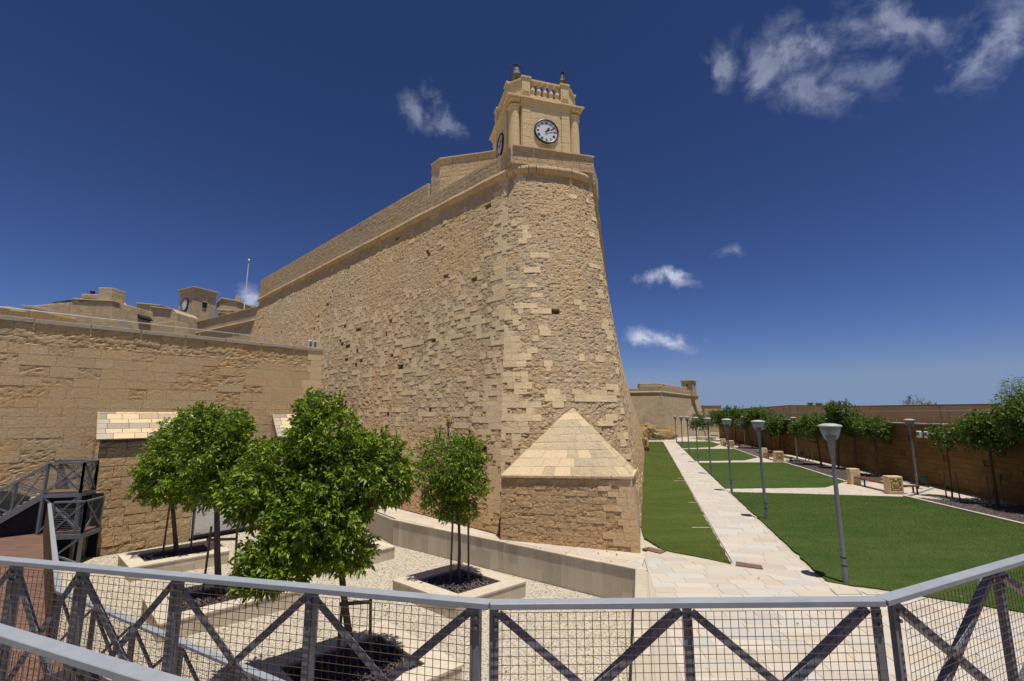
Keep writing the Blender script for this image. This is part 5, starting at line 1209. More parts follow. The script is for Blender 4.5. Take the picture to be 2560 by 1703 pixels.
# ================================================================== GARDEN WALL, TERRACE AND UPPER WALL
gw = thing('garden_wall', (xW(30), 30, 0), 'shaded golden limestone wall along the right side of the garden', 'wall')
Y0, Y1 = 9.0, 88.0
b = MB(); b.prism([(xW(Y0)+.1, Y0), (xW(Y1)+.1, Y1), (xW(Y1)+2.9, Y1), (xW(Y0)+2.9, Y0)], -.5, 3.74); b.build('core', M['mortar'], gw)
def k_gw(a, b, p, rnd):
    if rnd.random() < .03: return (-.05, .012, rnd.uniform(0, .2), .7, .5)
    return (-.006*rnd.random(), .004 if rnd.random() < .5 else .010, rnd.uniform(.3, .75), rnd.uniform(.3, .6), rnd.random())
sp = stone_field(patch((xW(Y1), Y1, -.1), (xW(Y0), Y0, -.1), (xW(Y1), Y1, 3.74), (xW(Y0), Y0, 3.74)), 81, 3.84, .31, .45, .95, k_gw, seed=91, back=.12)
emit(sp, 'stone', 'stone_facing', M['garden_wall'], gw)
rnd = random.Random(4); coping(Vector((xW(Y1)+.28, Y1)), Vector((xW(Y0)+.28, Y0)), 3.74, 3.74, .66, 1.3, M['coping_grey'], gw, th=.10)
hr2 = thing('terrace_railing', (xW(30)+.5, 30, 3.84), 'steel railing along the terrace above the garden wall', 'railing')
b = MB(); b.tube([(xW(12)+.45, 12, 4.62), (xW(80)+.45, 80, 4.62)], .025, 6); b.build('rail', M['steel'], hr2)
y_ = 13.0
while y_ < 80:
    b = MB(); b.tube([(xW(y_)+.45, y_, 3.8), (xW(y_)+.45, y_, 4.62)], .016, 6); o_ = b.build('post', M['steel'], hr2); b = MB(); b.lathe([(.03, 0), (.045, .03), (.03, .06)], (xW(y_)+.45, y_, 4.58), 8); b.build('fitting', M['steel_bright'], o_); y_ += 1.5
tag(MB().prism([(xW(Y0)+2.9, Y0), (xW(Y1)+2.9, Y1), (900, Y1+300), (900, Y0-60)], -1.5, 3.55).build('upper_terrain', M['earth']), kind='structure')
uw = thing('upper_wall', (xW(35)+2.8, 35, 3.6), 'pale stained upper wall above the right garden terrace', 'wall')
pts = [(xW(10)+2.5, 10, 4.95), (xW(24)+2.5, 24, 4.98), (xW(43)+2.5, 43, 5.18), (xW(58)+2.5, 58, 5.55), (xW(88)+3.2, 88, 5.35)]
for (x0, y0, z0), (x1, y1, z1) in zip(pts[:-1], pts[1:]):
    n = max(1, int((y1-y0)/2.4))
    for i in range(n):
        f0, f1 = (i+.003)/n, (i+1-.003)/n; a = (x0+(x1-x0)*f0, y0+(y1-y0)*f0); c = (x0+(x1-x0)*f1, y0+(y1-y0)*f1); za, zb = z0+(z1-z0)*f0, z0+(z1-z0)*f1
        b = MB(); b.hull([(*a, 3.4), (a[0]+.4, a[1], 3.4), (c[0]+.4, c[1], 3.4), (*c, 3.4)], [(*a, za-.08), (a[0]+.4, a[1], za-.08), (c[0]+.4, c[1], zb-.08), (*c, zb-.08)]); b.build('wall_panel', M['plain_wall'], uw)
        b = MB(); b.hull([(a[0]-.06, a[1], za-.078), (a[0]+.46, a[1], za-.078), (c[0]+.46, c[1], zb-.078), (c[0]-.06, c[1], zb-.078)], [(a[0]-.06, a[1], za), (a[0]+.46, a[1], za), (c[0]+.46, c[1], zb), (c[0]-.06, c[1], zb)]); b.build('wall_cap', M['mortar'], uw)
# twin white floodlights on the garden wall
for k, dy in enumerate((.28, -.28)):
    y_ = 29.8+dy*1.3; c = Vector((xW(y_)-.14, y_, 3.13)); t = thing('wall_floodlight', c, ('far' if dy > 0 else 'near')+'er of two white floodlight boxes on the garden wall', 'floodlight', 'floodlights on the garden wall')
    b = MB(); b.box(c, (.24, .36, .42), R(-12)); b.build('housing', M['white_metal'], t, bevel=.04); b = MB(); b.box(c+Vector((-.125, .02, .05)), (.01, .26, .22), R(-12)); b.build('lens', M['stair_steel'], t)

# benches with stone end blocks
def emblem(parent, C, right, outv, sc):
    """carved oval shield with mantling, crest and scrolls"""
    right = Vector(right).normalized(); outv = Vector(outv).normalized(); C = Vector(C)
    def bl(x, z, rx, rz, d):
        b = MB(); vs = []; fs = []; N = 12
        for j, (k, h) in enumerate(((1, 0), (.9, .6), (.55, .95), (.02, 1.05))):
            for i in range(N): a = 2*math.pi*i/N; vs.append(C+right*(x+rx*k*math.cos(a))*sc+Vector((0, 0, (z+rz*k*math.sin(a))*sc))+outv*d*h*sc)
        for j in range(3):
            for i in range(N): fs.append((j*N+i, j*N+(i+1) % N, (j+1)*N+(i+1) % N, (j+1)*N+i))
        b.add(vs, fs); return b
    bl(0, -.02, .17, .21, .05).build('shield', M['gold_stone'], parent, smooth=True); bl(0, .25, .10, .08, .06).build('crest', M['gold_stone'], parent, smooth=True)
    for s_ in (-1, 1):
        for j in range(7):
            a = R(-70+25*j); bl(s_*(.22+.07*math.cos(a)), .22*math.sin(a)+.01, .055, .05, .05).build('scroll', M['gold_stone'], parent, smooth=True)
    bl(0, -.31, .28, .035, .03).build('ribbon', M['gold_stone'], parent, smooth=True)
def bench(c1, c2, ang, label, seat_end, detail=True):
    """two upright stone blocks, a long red timber seat between and beyond them"""
    c1, c2 = Vector((*c1, 0)), Vector((*c2, 0)); t = thing('stone_bench', (c1+c2)/2, label, 'bench', 'garden benches')
    for i, c in enumerate((c1, c2)):
        w, d, h = (.78, .42, .98) if i == 0 else (.60, .42, .98)
        b = MB(); b.cur = (.75, .15, .3); b.box(c+Vector((0, 0, h/2)), (w, d, h), ang); o_ = b.build('end_block', M['patch'], t, bevel=.015)
        if i == 0:
            ca, sa = math.cos(ang), math.sin(ang); f = Vector((sa, -ca, 0)); b = MB(); b.box(c+f*(d/2-.01)+Vector((0, 0, .53)), (.62, .03, .70), ang)
            # recessed panel frame
            for (x, z, w_, h_2) in ((-.33, .53, .05, .76), (.33, .53, .05, .76), (0, .89, .61, .05), (0, .17, .61, .05)):
                bb = MB(); bb.cur = (.7, .15, .3); bb.box(c+f*(d/2+.012)+Vector((ca*x, sa*x, z)), (w_, .03, h_2), ang); bb.build('panel_frame', M['patch'], o_)
            b.build('panel', M['gold_stone'], o_)
            emblem(t, c+f*(d/2+.004)+Vector((0, 0, .55)), (ca, sa, 0), f, .92)
    d_ = (c2-c1).normalized(); side = Vector((d_.y, -d_.x, 0))
    for k in range(3):
        b = MB(); b.beam(c1+d_*.15+side*(.16*(k-1))+Vector((.12, 0, .46)), c2-d_*.05+side*(.16*(k-1))+Vector((.12, 0, .46)), .14, .06); b.build('seat_slat', M['seat'], t, bevel=.008)
    e = c1+Vector((1.15, -.15, 0))
    for k in range(3):
        b = MB(); b.beam(c1+Vector((.36, -.02+.16*(k-1), .46)), e+Vector((0, .16*(k-1)-.02, .46)), .14, .06); b.build('seat_slat', M['seat'], t, bevel=.008)
    for p in (e+Vector((-.08, -.12, 0)), e+Vector((-.08, .14, 0)), c1.lerp(c2, .25)+Vector((.1, 0, 0)), c1.lerp(c2, .75)+Vector((.1, 0, 0))):
        b = MB(); b.beam(p, p+Vector((0, 0, .43)), .06, .06, (0, 1, 0)); b.build('leg', M['dark_metal'], t)
bench((21.38, 26.75), (21.78, 30.35), R(-4), 'nearest stone bench with carved emblem block, on the first cross path', None)
bench((25.0, 44.35), (25.85, 48.5), R(-6), 'second stone bench with carved emblem block, by the second cross path', None)
bench((28.93, 62.3), (30.0, 66.8), R(-6), 'farthest stone bench with carved emblem block, by the third cross path', None)
# litter bins
for (x, y, lab) in ((24.62, 28.35, 'green litter bin beside the lamp near the first bench'), (28.6, 46.3, 'green litter bin beside the lamp behind the second bench')):
    t = thing('litter_bin', (x, y, 0), lab, 'litter bin', 'litter bins')
    b = MB(); b.lathe([(.14, .38), (.17, .80), (.185, .82), (.185, .86), (.165, .86), (.16, .80)], (x-.12, y, 0), 16); b.build('bucket', M['bin_green'], t); b = MB(); b.tube([(x+.12, y, 0), (x+.10, y, .95)], .025, 8); b.tube([(x+.1, y, .8), (x-.05, y, .8)], .015, 6); b.build('post', M['dark_metal'], t)
# low planter wall at the far end
b = MB(); b.cur = (.7, .2, .3); b.prism([(32.6, 80.6), (35.4, 81.4), (35.2, 83), (32.4, 82.2)], 0, .55); o_ = b.build('far_planter', M['travertine'], bevel=.03); tag(o_, 'low pale planter wall at the far end of the garden', 'planter')

# ================================================================== FAR END OF THE GARDEN
fb = thing('far_bastion', (28.6, 86, 0), 'distant limestone bastion with stepped parapet at the end of the garden', 'bastion')
fbB = [(20.5, 87.6), (28.7, 85.8), (45.6, 107.5), (30, 125), (18, 110)]; fbT = [(21.0, 89.2), (28.1, 86.9), (43.4, 108.2), (31, 123), (20, 110)]
b = MB(); b.hull([(*p, -.5) for p in fbB], [(*p, 8.45) for p in fbT]); b.build('body', M['far_stone'], fb)
def wallband(pts, z0, z1, th, name, m, parent, bev=.05):
    for (a, c) in zip(pts[:-1], pts[1:]):
        a, c = Vector(a), Vector(c); d = (c-a).normalized(); n = Vector((-d.y, d.x)); b = MB(); b.prism([tuple(a), tuple(c), tuple(c+n*th), tuple(a+n*th)], z0, z1); b.build(name, m, parent, bevel=bev)
for (a, c) in zip(fbT[:2], fbT[1:3]):
    a3, c3 = Vector((*a, 8.5)), Vector((*c, 8.5)); b = MB(); b.tube([a3, c3], .22, 8); b.build('cordon', M['far_stone'], fb)
wallband([(24.3, 88.25), (28.15, 87.0), (34.5, 95.8)], 8.6, 9.75, .8, 'parapet', M['far_stone'], fb)
wallband([(34.5, 95.8), (43.2, 108)], 8.6, 9.4, .8, 'parapet', M['far_stone'], fb)
wallband([(21.0, 89.4), (24.3, 88.3)], 8.6, 9.3, .8, 'parapet', M['far_stone'], fb)
b = MB(); b.prism([(24.6, 88.9), (28.2, 88.1), (29.6, 90.5), (25, 92)], 8.4, lambda x, y: 10.35); b.build('gun_platform', M['far_stone'], fb, bevel=.1)
b = MB(); b.prism([(30.0, 90.6), (40.5, 105), (38, 107), (29.2, 93)], 8.4, 10.3); b.build('inner_parapet', M['far_stone'], fb, bevel=.1)
# sentry box
sb = thing('sentry_box', (39.9, 104.2, 8.5), 'small square stone sentry box on the far bastion', 'sentry box')
def rbox(c, w, d, z0, z1, ang, name, m, parent, bev=.03):
    b = MB(); b.box((c[0], c[1], (z0+z1)/2), (w, d, z1-z0), ang); return b.build(name, m, parent, bevel=bev)
rbox((39.9, 104.2), 2.5, 2.5, 8.4, 11.7, R(52), 'wall', M['far_stone'], sb); rbox((39.9, 104.2), 2.85, 2.85, 11.7, 11.95, R(52), 'cornice', M['far_stone'], sb)
for a in (R(52), R(52)-math.pi/2):
    n = Vector((math.sin(a), -math.cos(a))); c = Vector((39.9, 104.2))+n*1.25; rbox(c, .28, .06, 10.5, 11.15, a, 'window', M['clock_black'], sb, 0)
b = MB(); b.lathe([(.3, 7.3), (1.2, 8.3), (1.5, 8.4)], (40.6, 104.0, 0), 12); b.build('corbel', M['far_stone'], sb)
cn = thing('cannon', (25.2, 89.6, 9.3), 'tiny black cannon on the far bastion parapet', 'cannon'); b = MB(); b.tube([(25.6, 89.9, 9.5), (24.9, 89.2, 10.1)], [.2, .13], 10); b.build('barrel', M['dark_metal'], cn); b = MB(); b.box((25.5, 89.8, 9.35), (.9, .5, .3)); b.build('carriage', M['dark_metal'], cn)
# boulders at the foot of the walls
def boulder(c, r, label, seed, grp='boulders at the end of the garden'):
    bm = bmesh.new(); bmesh.ops.create_icosphere(bm, subdivisions=4, radius=1)
    for v in bm.verts:
        p = v.co.copy(); k = 1+.28*nz(p.x*1.3+seed, p.y*1.3, p.z*1.3)+.12*nz(p.x*3.5+seed, p.y*3.5, p.z*3.5)+.05*nz(p.x*9, p.y*9+seed, p.z*9); k -= .10*max(0, abs(nz(p.x*.8, p.y*.8+seed, p.z*2.4)))
        v.co = Vector((c[0]+p.x*k*r[0], c[1]+p.y*k*r[1], c[2]+p.z*k*r[2]))
    me = bpy.data.meshes.new('boulder'); bm.to_mesh(me); bm.free(); me.materials.append(M['rock']); o = bpy.data.objects.new('boulder', me); COL.objects.link(o); reg(o, None); tag(o, label, 'rock', grp)
def at_px(u, v, Y): return gy(u, v, Y)
c = at_px(1621, 1072, 82.5); boulder(c, (1.25, 1.2, .95), 'upper rounded orange boulder left of the far path', 1)
c = at_px(1661, 1087, 83.5); boulder(c, (2.1, 1.3, 1.05), 'long orange boulder at the foot of the far bastion', 2)
c = at_px(1675, 1083, 84.0); boulder(c, (.9, .9, 1.3), 'pointed right end boulder beside the first far lamp', 3)
c = at_px(1610, 1085, 78); boulder(c, (.8, 1.0, 1.2), 'brown boulder against the bastion flank', 4)
c = at_px(1613, 1112, 58); boulder(c, (.40, 1.0, .95), 'dark brown rock jutting from the foot of the near bastion flank', 5)
bs = thing('shrub', (24.0, 80.5, 0), 'low dark green shrubs in front of the boulders', 'shrub'); tag(crown('foliage', [((23.2, 80.5, .5), (.9, .6, .7)), ((24.8, 80.5, .3), (1.5, .5, .45))], 160, 6, .26, M['leaf_far'], bs, 12), kind='stuff')
# building behind the trees
bl = thing('far_house', (56, 130, 0), 'flat roofed limestone house far behind the garden trees', 'house')
rbox((56.2, 132), 4.6, 5, -.5, 6.75, R(-6), 'wall', M['town_stone'], bl); rbox((56.2, 132), 4.9, 5.3, 6.75, 6.95, R(-6), 'roof', M['town_stone'], bl); rbox((58.0, 129.32), .8, .08, 4.4, 5.1, R(-6), 'window', M['clock_black'], bl, 0)

# ================================================================== CITADEL BEHIND THE LEFT WALL
sheet('citadel_ground', [(-120, 30), (-40, 26), (-12, 26.5), (-28, 52), (-30, 140), (-160, 140)], 5.5, M['earth'])
def block(name, pts, Y, depth, m, parent, bev=.04):
    """solid with a front traced at distance Y and real depth behind it"""
    f = [gy(u, v, Y) for u, v in pts]; k = [p+Vector((0, depth, 0)) for p in f]; n = len(f); b = MB(); A = sum(f[i].x*f[(i+1) % n].z-f[(i+1) % n].x*f[i].z for i in range(n))
    if A < 0: f, k = f[::-1], k[::-1]
    b.add(f+k, [tuple(range(n)), tuple(reversed(range(n, 2*n)))]+[(i, n+i, n+(i+1) % n, (i+1) % n) for i in range(n)]); return b.build(name, m, parent, bevel=bev)
w2 = thing('curtain_wall', (-35, 54, 5), 'curtain wall with moulded string course running left from the bastion', 'wall')
a2, c2 = Vector((-42.0, 59.6)), Vector((-26.4, 48.9)); d2 = (c2-a2).normalized(); n2 = Vector((-d2.y, d2.x))
b = MB(); b.hull([(*(a2-n2*.6), 0), (*(c2-n2*.6), 0), (*(c2+n2*3), 0), (*(a2+n2*3), 0)], [(*a2, 14.75), (*c2, 14.75), (*(c2+n2*3), 14.75), (*(a2+n2*3), 14.75)]); b.build('body', M['town_stone'], w2)
b = MB(); b.prism([tuple(a2), tuple(c2), tuple(c2+n2*1), tuple(a2+n2*1)], 14.76, 16.25); b.build('parapet', M['town_stone'], w2); b = MB(); b.tube([(*a2, 14.78), (*c2, 14.78)], .2, 8); b.build('string_course', M['town_stone'], w2)
coping(a2+n2*.4, c2+n2*.4, 16.25, 16.25, 1.0, 1.5, M['town_stone'], w2, th=.1)
# small clock tower
ZR = 25.5; tC, tL, tR = gz(483, 717, ZR), gz(443, 727, ZR), gz(549, 733, ZR); tK = tL+tR-tC
ct = thing('small_clock_tower', (tC.x, tC.y, 6), 'small square clock tower with overhanging flat roof, behind the left wall', 'clock tower')
roof = [tL.xy, tC.xy, tR.xy, tK.xy]; cen2 = (tL.xy+tR.xy)/2
b = MB(); b.prism([tuple(p) for p in roof], ZR-.05, ZR+.12); b.build('roof', M['town_stone'], ct, bevel=.03)
b = MB(); b.prism([tuple(cen2+(p-cen2)*.94) for p in roof], ZR-.25, ZR-.051); b.build('eaves', M['town_stone'], ct)
bd = [cen2+(p-cen2)*.855 for p in roof]
b = MB(); b.hull([(*(cen2+(p-cen2)*1.05), 4.0) for p in bd], [(*p, ZR-.25) for p in bd]); b.build('body', M['town_stone'], ct)
eL, eR = (bd[0]-bd[1]), (bd[2]-bd[1]); nLf = Vector((eL.y, -eL.x)).normalized(); nLf = nLf if nLf.y < 0 else -nLf; nRf = Vector((eR.y, -eR.x)).normalized(); nRf = nRf if nRf.y < 0 else -nRf
cc = bd[1]+eL*.5+nLf*.10; clock(ct, (cc.x, cc.y, 22.75), (*(-eL.normalized()), 0), (*nLf, 0), 1.02, hands=False, ring=.14)
for f_, zz, w_, hh in ((.52, 22.9, .62, .95), (.62, 19.6, 1.3, .7)):
    p = bd[1]+eR*f_+nRf*.06; rbox(p, w_, .14, zz-hh/2, zz+hh/2, math.atan2(eR.y, eR.x), 'window', M['clock_black'], ct, 0); rbox(p+nRf*.03, w_+.3, .1, zz+hh/2, zz+hh/2+.15, math.atan2(eR.y, eR.x), 'lintel', M['town_stone'], ct, .01)
# houses right of it and flagpole
h1 = thing('citadel_house', (-50, 84, 6), 'sandy house with chimney between the small clock tower and the flagpole', 'house', 'houses of the citadel')
block('wall', [(541, 760), (553, 748), (592, 754), (596, 830), (541, 830)], 80, 6, M['town_stone'], h1); block('parapet', [(540, 756), (553, 744), (594, 751), (594, 754), (553, 747.5), (540, 760)], 79.8, 6.4, M['town_stone'], h1); block('chimney', [(586, 752), (588, 739), (595, 739), (596, 753)], 80.5, .6, M['town_stone'], h1); block('balcony', [(539, 772), (580, 775), (575, 779), (539, 776)], 79.0, .9, M['town_stone'], h1)
h2 = thing('citadel_house', (-45, 92, 6), 'low sandy house behind the flagpole', 'house', 'houses of the citadel'); block('wall', [(598, 760), (600, 759), (640, 764), (660, 830), (598, 830)], 90, 6, M['town_stone'], h2)
fp = thing('flagpole', gy(609, 772, 60), 'slim white flagpole with a ball finial behind the bastion end', 'flagpole'); b = MB(); b.tube([gy(608.5, 790, 60), gy(621.5, 658, 60)], [.075, .045], 10); b.build('pole', M['pole_white'], fp); b = MB(); p = gy(622.4, 650.5, 60); b.lathe([(.02, -.16), (.10, -.12), (.15, 0), (.10, .12), (.02, .16)], p, 12); b.build('finial', M['pole_white'], fp, smooth=True)
# big wall block and its chimney block on the left
g1 = thing('citadel_building', (-41, 43, 8), 'large blank stone building with a square block on top at the far left', 'building')
block('wall', [(82, 764), (242, 750.5), (280, 751.5), (277.5, 830), (70, 830)], 42, 5, M['town_stone'], g1); block('coping', [(180, 749), (181, 745), (245, 749), (281, 750.5), (280, 753), (242, 752)], 41.9, 1.0, M['patch'], g1); block('roof_block', [(244.5, 751), (246.5, 718.5), (281, 719.5), (277, 751)], 43, 1.6, M['town_stone'], g1)
block('roof_parapet', [(202, 747), (202.5, 734.5), (245, 736.5), (245, 750)], 43.2, 1.0, M['town_stone'], g1); block('sloping_wall', [(281, 721), (285, 738), (320, 779), (318, 800), (279, 770)], 46, .8, M['town_stone'], g1)
block('pale_slab', [(208, 744.5), (216, 738), (243, 738), (243, 747)], 43.15, .04, M['patch'], g1, 0)
for (x0, y0, x1, y1) in ((132, 755.5, 170, 751), (165, 751, 211, 748.5)):
    t = thing('solar_panel', gy((x0+x1)/2, y0, 42.5), ('left' if x0 < 150 else 'right')+' dark panel lying on the large stone building roof edge', 'panel', 'dark roof panels'); block('panel', [(x0, y0+1.5), (x0, y0), (x1, y1), (x1, y1+1.5)], 42.6, 1.2, M['solar'], t, 0); block('support', [(x0+2, y0+3), (x0+2, y0+1.5), (x0+5, y0+1.5), (x0+5, y0+3)], 42.7, 1.0, M['steel'], t, 0)
ro = thing('roof_object', gy(231, 733, 44), 'small dark and red object on top of the large stone building', 'object'); p = gy(231, 734.5, 44); b = MB(); b.lathe([(.10, 0), (.20, .08), (.21, .16)], p, 12); b.build('base', M['cloth_dark'], ro); b = MB(); b.lathe([(.20, .165), (.17, .27), (.08, .32)], p, 12); b.build('dome', M['cloth_red'], ro, smooth=True)  # small unidentified dark and red object on the roof
cp = thing('shade_canopy', gy(325, 790, 45), 'black shade canopy hanging between the citadel buildings', 'canopy')
block('cloth', [(293, 781), (331, 781.5), (345, 785), (354, 794), (345, 796), (312, 796), (300, 788)], 45, 1.6, M['canopy'], cp); block('post', [(323, 796), (325, 796), (325, 815), (323, 815)], 45.2, .1, M['dark_metal'], cp, 0); block('drape', [(294, 783), (300, 788), (312, 796), (340, 811), (335, 813), (312, 800)], 45.4, .5, M['canopy'], cp, 0)
g2 = thing('citadel_building', (-47, 62, 8), 'square sandy building between the canopy and the small clock tower', 'building'); block('wall', [(337, 812), (340.5, 758), (401, 763.5), (405, 770), (404, 830), (335, 830)], 60, 5, M['town_stone'], g2); block('cornice', [(340, 759), (340.5, 756.5), (402, 762), (401, 765)], 59.8, 5.2, M['town_stone'], g2)
g3 = thing('citadel_building', (-43, 56, 8), 'lower ruined stone building right of the square sandy building', 'building'); block('wall', [(364, 808), (376, 767), (434, 774), (442, 782), (440, 830), (362, 830)], 55, 4, M['town_stone'], g3); block('roof_edge', [(374, 768), (376, 765.5), (428, 771), (427, 774)], 54.8, 4.2, M['coping_grey'], g3)
g4 = thing('rampart_step', (-38, 46, 8), 'pale low wall and rubble above the left wall coping', 'wall'); block('wall', [(275, 800), (280, 775), (316, 802), (318, 815), (360, 812), (438, 802), (440, 835), (270, 835)], 47, 2, M['patch'], g4)
mo = thing('mound', (-44, 38, 6), 'grassy rubble mound with a net fence at the far left', 'mound'); block('rubble', [(-40, 790), (0, 766), (14, 764), (28, 772), (60, 776), (80, 771), (82, 835), (-40, 835)], 38, 5, M['rock'], mo, .15)
b = MB()
for (u, v) in ((-20, 752), (0, 751.5), (24, 753)): b.tube([gy(u, v+14, 38.5), gy(u, v, 38.5)], .02, 5)
b.tube([gy(-30, 752, 38.5), gy(24, 753, 38.5)], .012, 5); b.build('net_fence', M['steel'], mo); block('shed_roof', [(50, 765), (52, 762.5), (80, 764), (80, 772), (60, 772)], 39, 2, M['coping_grey'], mo)

# ================================================================== STEEL FENCES OF THE WALKWAYS
def at_u(p, q, z, u):
    lo, hi = -1.5, 2.5
    P, Q = Vector((*p, z)), Vector((*q, z))
    def g(t):
        c = px(P.lerp(Q, t)); return None if c is None else c[0]-u
    best = min((abs(g(t)), t) for t in np.linspace(-.6, 1.6, 1101) if g(t) is not None); return best[1]
def fence(parent, p, q, zr, zd, posts, inward, cell=.05, wire=.0022, post_w=.06, dia_w=.05, rail=(.085, .038), bolts=True, mesh=True, name_rail='handrail', skip=()):
    """rail from p to q (xy); posts = parameters along it; X braces in every bay; welded mesh on the inner side"""
    P, Q = Vector((*p, 0)), Vector((*q, 0)); d = (Q-P).normalized(); inn_ = Vector((*inward, 0)).normalized(); up = Vector((0, 0, 1)); L = (Q-P).length
    b = MB(); b.beam(P+up*zr-d*.0, Q+up*zr, rail[0], rail[1]); b.build(name_rail, M['rail_paint'], parent, bevel=.004)
    X = [P+(Q-P)*t for t in posts]; zb = zd+.06; zt = zr-rail[1]/2
    for x in X:
        b = MB(); b.angle(x+up*zd, x+up*zt, post_w, .007, d, inn_); po = b.build('post', M['steel'], parent)
        if bolts:
            for dz in (.06, .12):
                bb = MB(); c = x+up*(zt-dz)+inn_*.012+d*.012; bb.tube([c-inn_*.012, c+inn_*.012], .012, 6); bb.build('bolt', M['bolt'], po)
    for a, c in zip(X[:-1], X[1:]):
        for (e, f, off) in ((a, c, .012), (c, a, -.012)):
            s_ = e+(f-e).normalized()*.03+up*(zt-.035)-inn_*(.012-off); t_ = f-(f-e).normalized()*.03+up*(zb+.03)-inn_*(.012-off)
            dirv = (t_-s_).normalized(); sd_ = dirv.cross(inn_).normalized(); b = MB(); b.angle(s_, t_, dia_w, .006, sd_, inn_); br = b.build('brace', M['steel'], parent)
            if bolts:
                bb = MB(); c2_ = s_+dirv*.07+inn_*.006; bb.tube([c2_-inn_*.01, c2_+inn_*.012], .012, 6); bb.build('bolt', M['bolt'], br)
        m_ = (a+c)/2+up*((zt+zb)/2); b = MB(); b.tube([m_-inn_*.02, m_+inn_*.022], .016, 6); b.build('bolt', M['bolt'], parent)
        if mesh:
            b = MB(); o_ = inn_*.045; n = max(1, int((c-a).length/cell)); zt2 = zt-.012; nh = int((zt2-zb)/cell)
            for i in range(n+1): e = a.lerp(c, i/n)+o_; b.tube([e+up*zb, e+up*zt2], wire, 4, False)
            for j in range(nh+1): z = zt2-j*cell; b.tube([a+o_*1.09+up*z, c+o_*1.09+up*z], wire, 4, False)
            tag(b.build('wire_mesh', M['wire'], parent), kind='stuff')
    b = MB(); b.beam(P+up*(zd+.03), Q+up*(zd+.03), .06, .06); b.build('bottom_rail', M['steel'], parent)
ZR_, ZD_ = 3.2, 2.1
j0, j1, j2, j3 = (-6.3, 4.52), (-.14, 3.17), (2.40, 3.22), (5.6, 4.71)
fA = thing('mesh_fence', (-2.2, 3.6, ZD_), 'long left run of grey steel mesh fence with cross braces', 'fence', 'mesh fence runs of the upper walkway')
fence(fA, j0, j1, ZR_, ZD_, [.004]+[at_u(j0, j1, ZR_, u) for u in (-160, 33, 201, 440, 777, 1189)], (-.22, -.97))
fB = thing('mesh_fence', (1.1, 3.2, ZD_), 'short middle run of grey steel mesh fence facing the camera', 'fence', 'mesh fence runs of the upper walkway')
fence(fB, j1, j2, ZR_, ZD_, [at_u(j1, j2, ZR_, u) for u in (1236, 1716, 2186)], (.02, -1))
fC = thing('mesh_fence', (4.0, 3.97, ZD_), 'right run of grey steel mesh fence leading off the right edge', 'fence', 'mesh fence runs of the upper walkway')
fence(fC, j2, j3, ZR_, ZD_, [at_u(j2, j3, ZR_, u) for u in (2236, 2498)]+[.995], (.42, -.91))
k0, k1 = (-4.35, 3.36), (-.75, 1.98)
fD = thing('mesh_fence', (-2.3, 2.6, ZD_), 'nearest mesh fence with broad rail crossing the bottom left corner', 'fence', 'mesh fence runs of the upper walkway')
fence(fD, k0, k1, ZR_, ZD_, [.01]+[at_u(k0, k1, ZR_, u) for u in (208,)]+[.97], (-.36, -.93))
# upper walkway deck
dk = MB(); dk.prism([(-6.3, 4.5), (-.14, 3.15), (2.4, 3.2), (5.6, 4.7), (7.2, 1.5), (2.2, -2.5), (-1.0, 1.9), (-4.35, 3.3), (-6.6, 4.1)], ZD_-.12, ZD_-.01); tag(dk.build('walkway_deck', M['deck']), kind='structure')
for x, y in ((-4, 3.9), (0, 2.6), (3, 2.8), (5.4, 4)):
    b = MB(); b.box((x, y, .55), (.15, .15, 2.9)); o_ = b.build('deck_column', M['steel']); tag(o_, {-4: 'steel column under the left of the upper walkway', 0: 'steel column under the middle of the upper walkway', 3: 'steel column under the right bend of the upper walkway', 5.4: 'steel column under the right end of the upper walkway'}[x], 'column', 'columns under the upper walkway')
# lower walkway with its own fence
LWA, LWB, LWC = (-17.5, 18.14), (-8.54, 9.3), (-2.4, 6.02)
ld = thing('lower_walkway', (-9, 9, GZ), 'lower brown decked walkway below the mesh fence at the left', 'walkway')
dl1 = (Vector(LWB)-Vector(LWA)).normalized(); nl1 = Vector((dl1.y, -dl1.x)); dl2 = (Vector(LWC)-Vector(LWB)).normalized(); nl2 = Vector((dl2.y, -dl2.x))
WDT = 2.5; mit = (Vector(LWB)+(nl1+nl2).normalized()*WDT*1.03)
def strips(p, q, r_, s_, n, z):
    """deck boards between edge p-q and edge r-s (matching ends)"""
    p, q, r_, s_ = map(Vector, (p, q, r_, s_))
    for i in range(n):
        f0, f1 = (i+.02)/n, (i+1-.02)/n; b = MB(); b.prism([tuple(p.lerp(q, f0)), tuple(p.lerp(q, f1)), tuple(r_.lerp(s_, f1)), tuple(r_.lerp(s_, f0))], z-.03, z+random.uniform(-.001, .002)); b.build('deck_board', M['deck'], ld)
strips(LWA, LWB, Vector(LWA)+nl1*WDT, mit, 84, .05); strips(LWB, LWC, mit, Vector(LWC)+nl2*WDT, 48, .05)
b = MB()
for p, q in ((LWA, LWB), (LWB, LWC)): b.beam((*p, -.05), (*q, -.05), .08, .17)
b.build('edge_beam', M['stair_steel'], ld)
b = MB()
for p, q, n_ in ((LWA, LWB, nl1), (LWB, LWC, nl2)):
    P, Q = Vector(p)+n_*.12, Vector(q)+n_*.12; b.prism([tuple(P), tuple(Q), tuple(Q+n_*.05), tuple(P+n_*.05)], GZ-.1, -.04)
b.build('side_boarding', M['deck'], ld)
fE = thing('mesh_fence', (-13, 13.7, 0), 'mesh fence of the lower walkway running back to the metal stair', 'fence', 'mesh fences of the lower walkway')
fence(fE, LWA, LWB, 1.12, .06, [.005+i*.99/9 for i in range(10)], tuple(nl1), rail=(.10, .05), bolts=False)
fF = thing('mesh_fence', (-5.5, 7.7, 0), 'mesh fence of the lower walkway seen through the main fence', 'fence', 'mesh fences of the lower walkway')
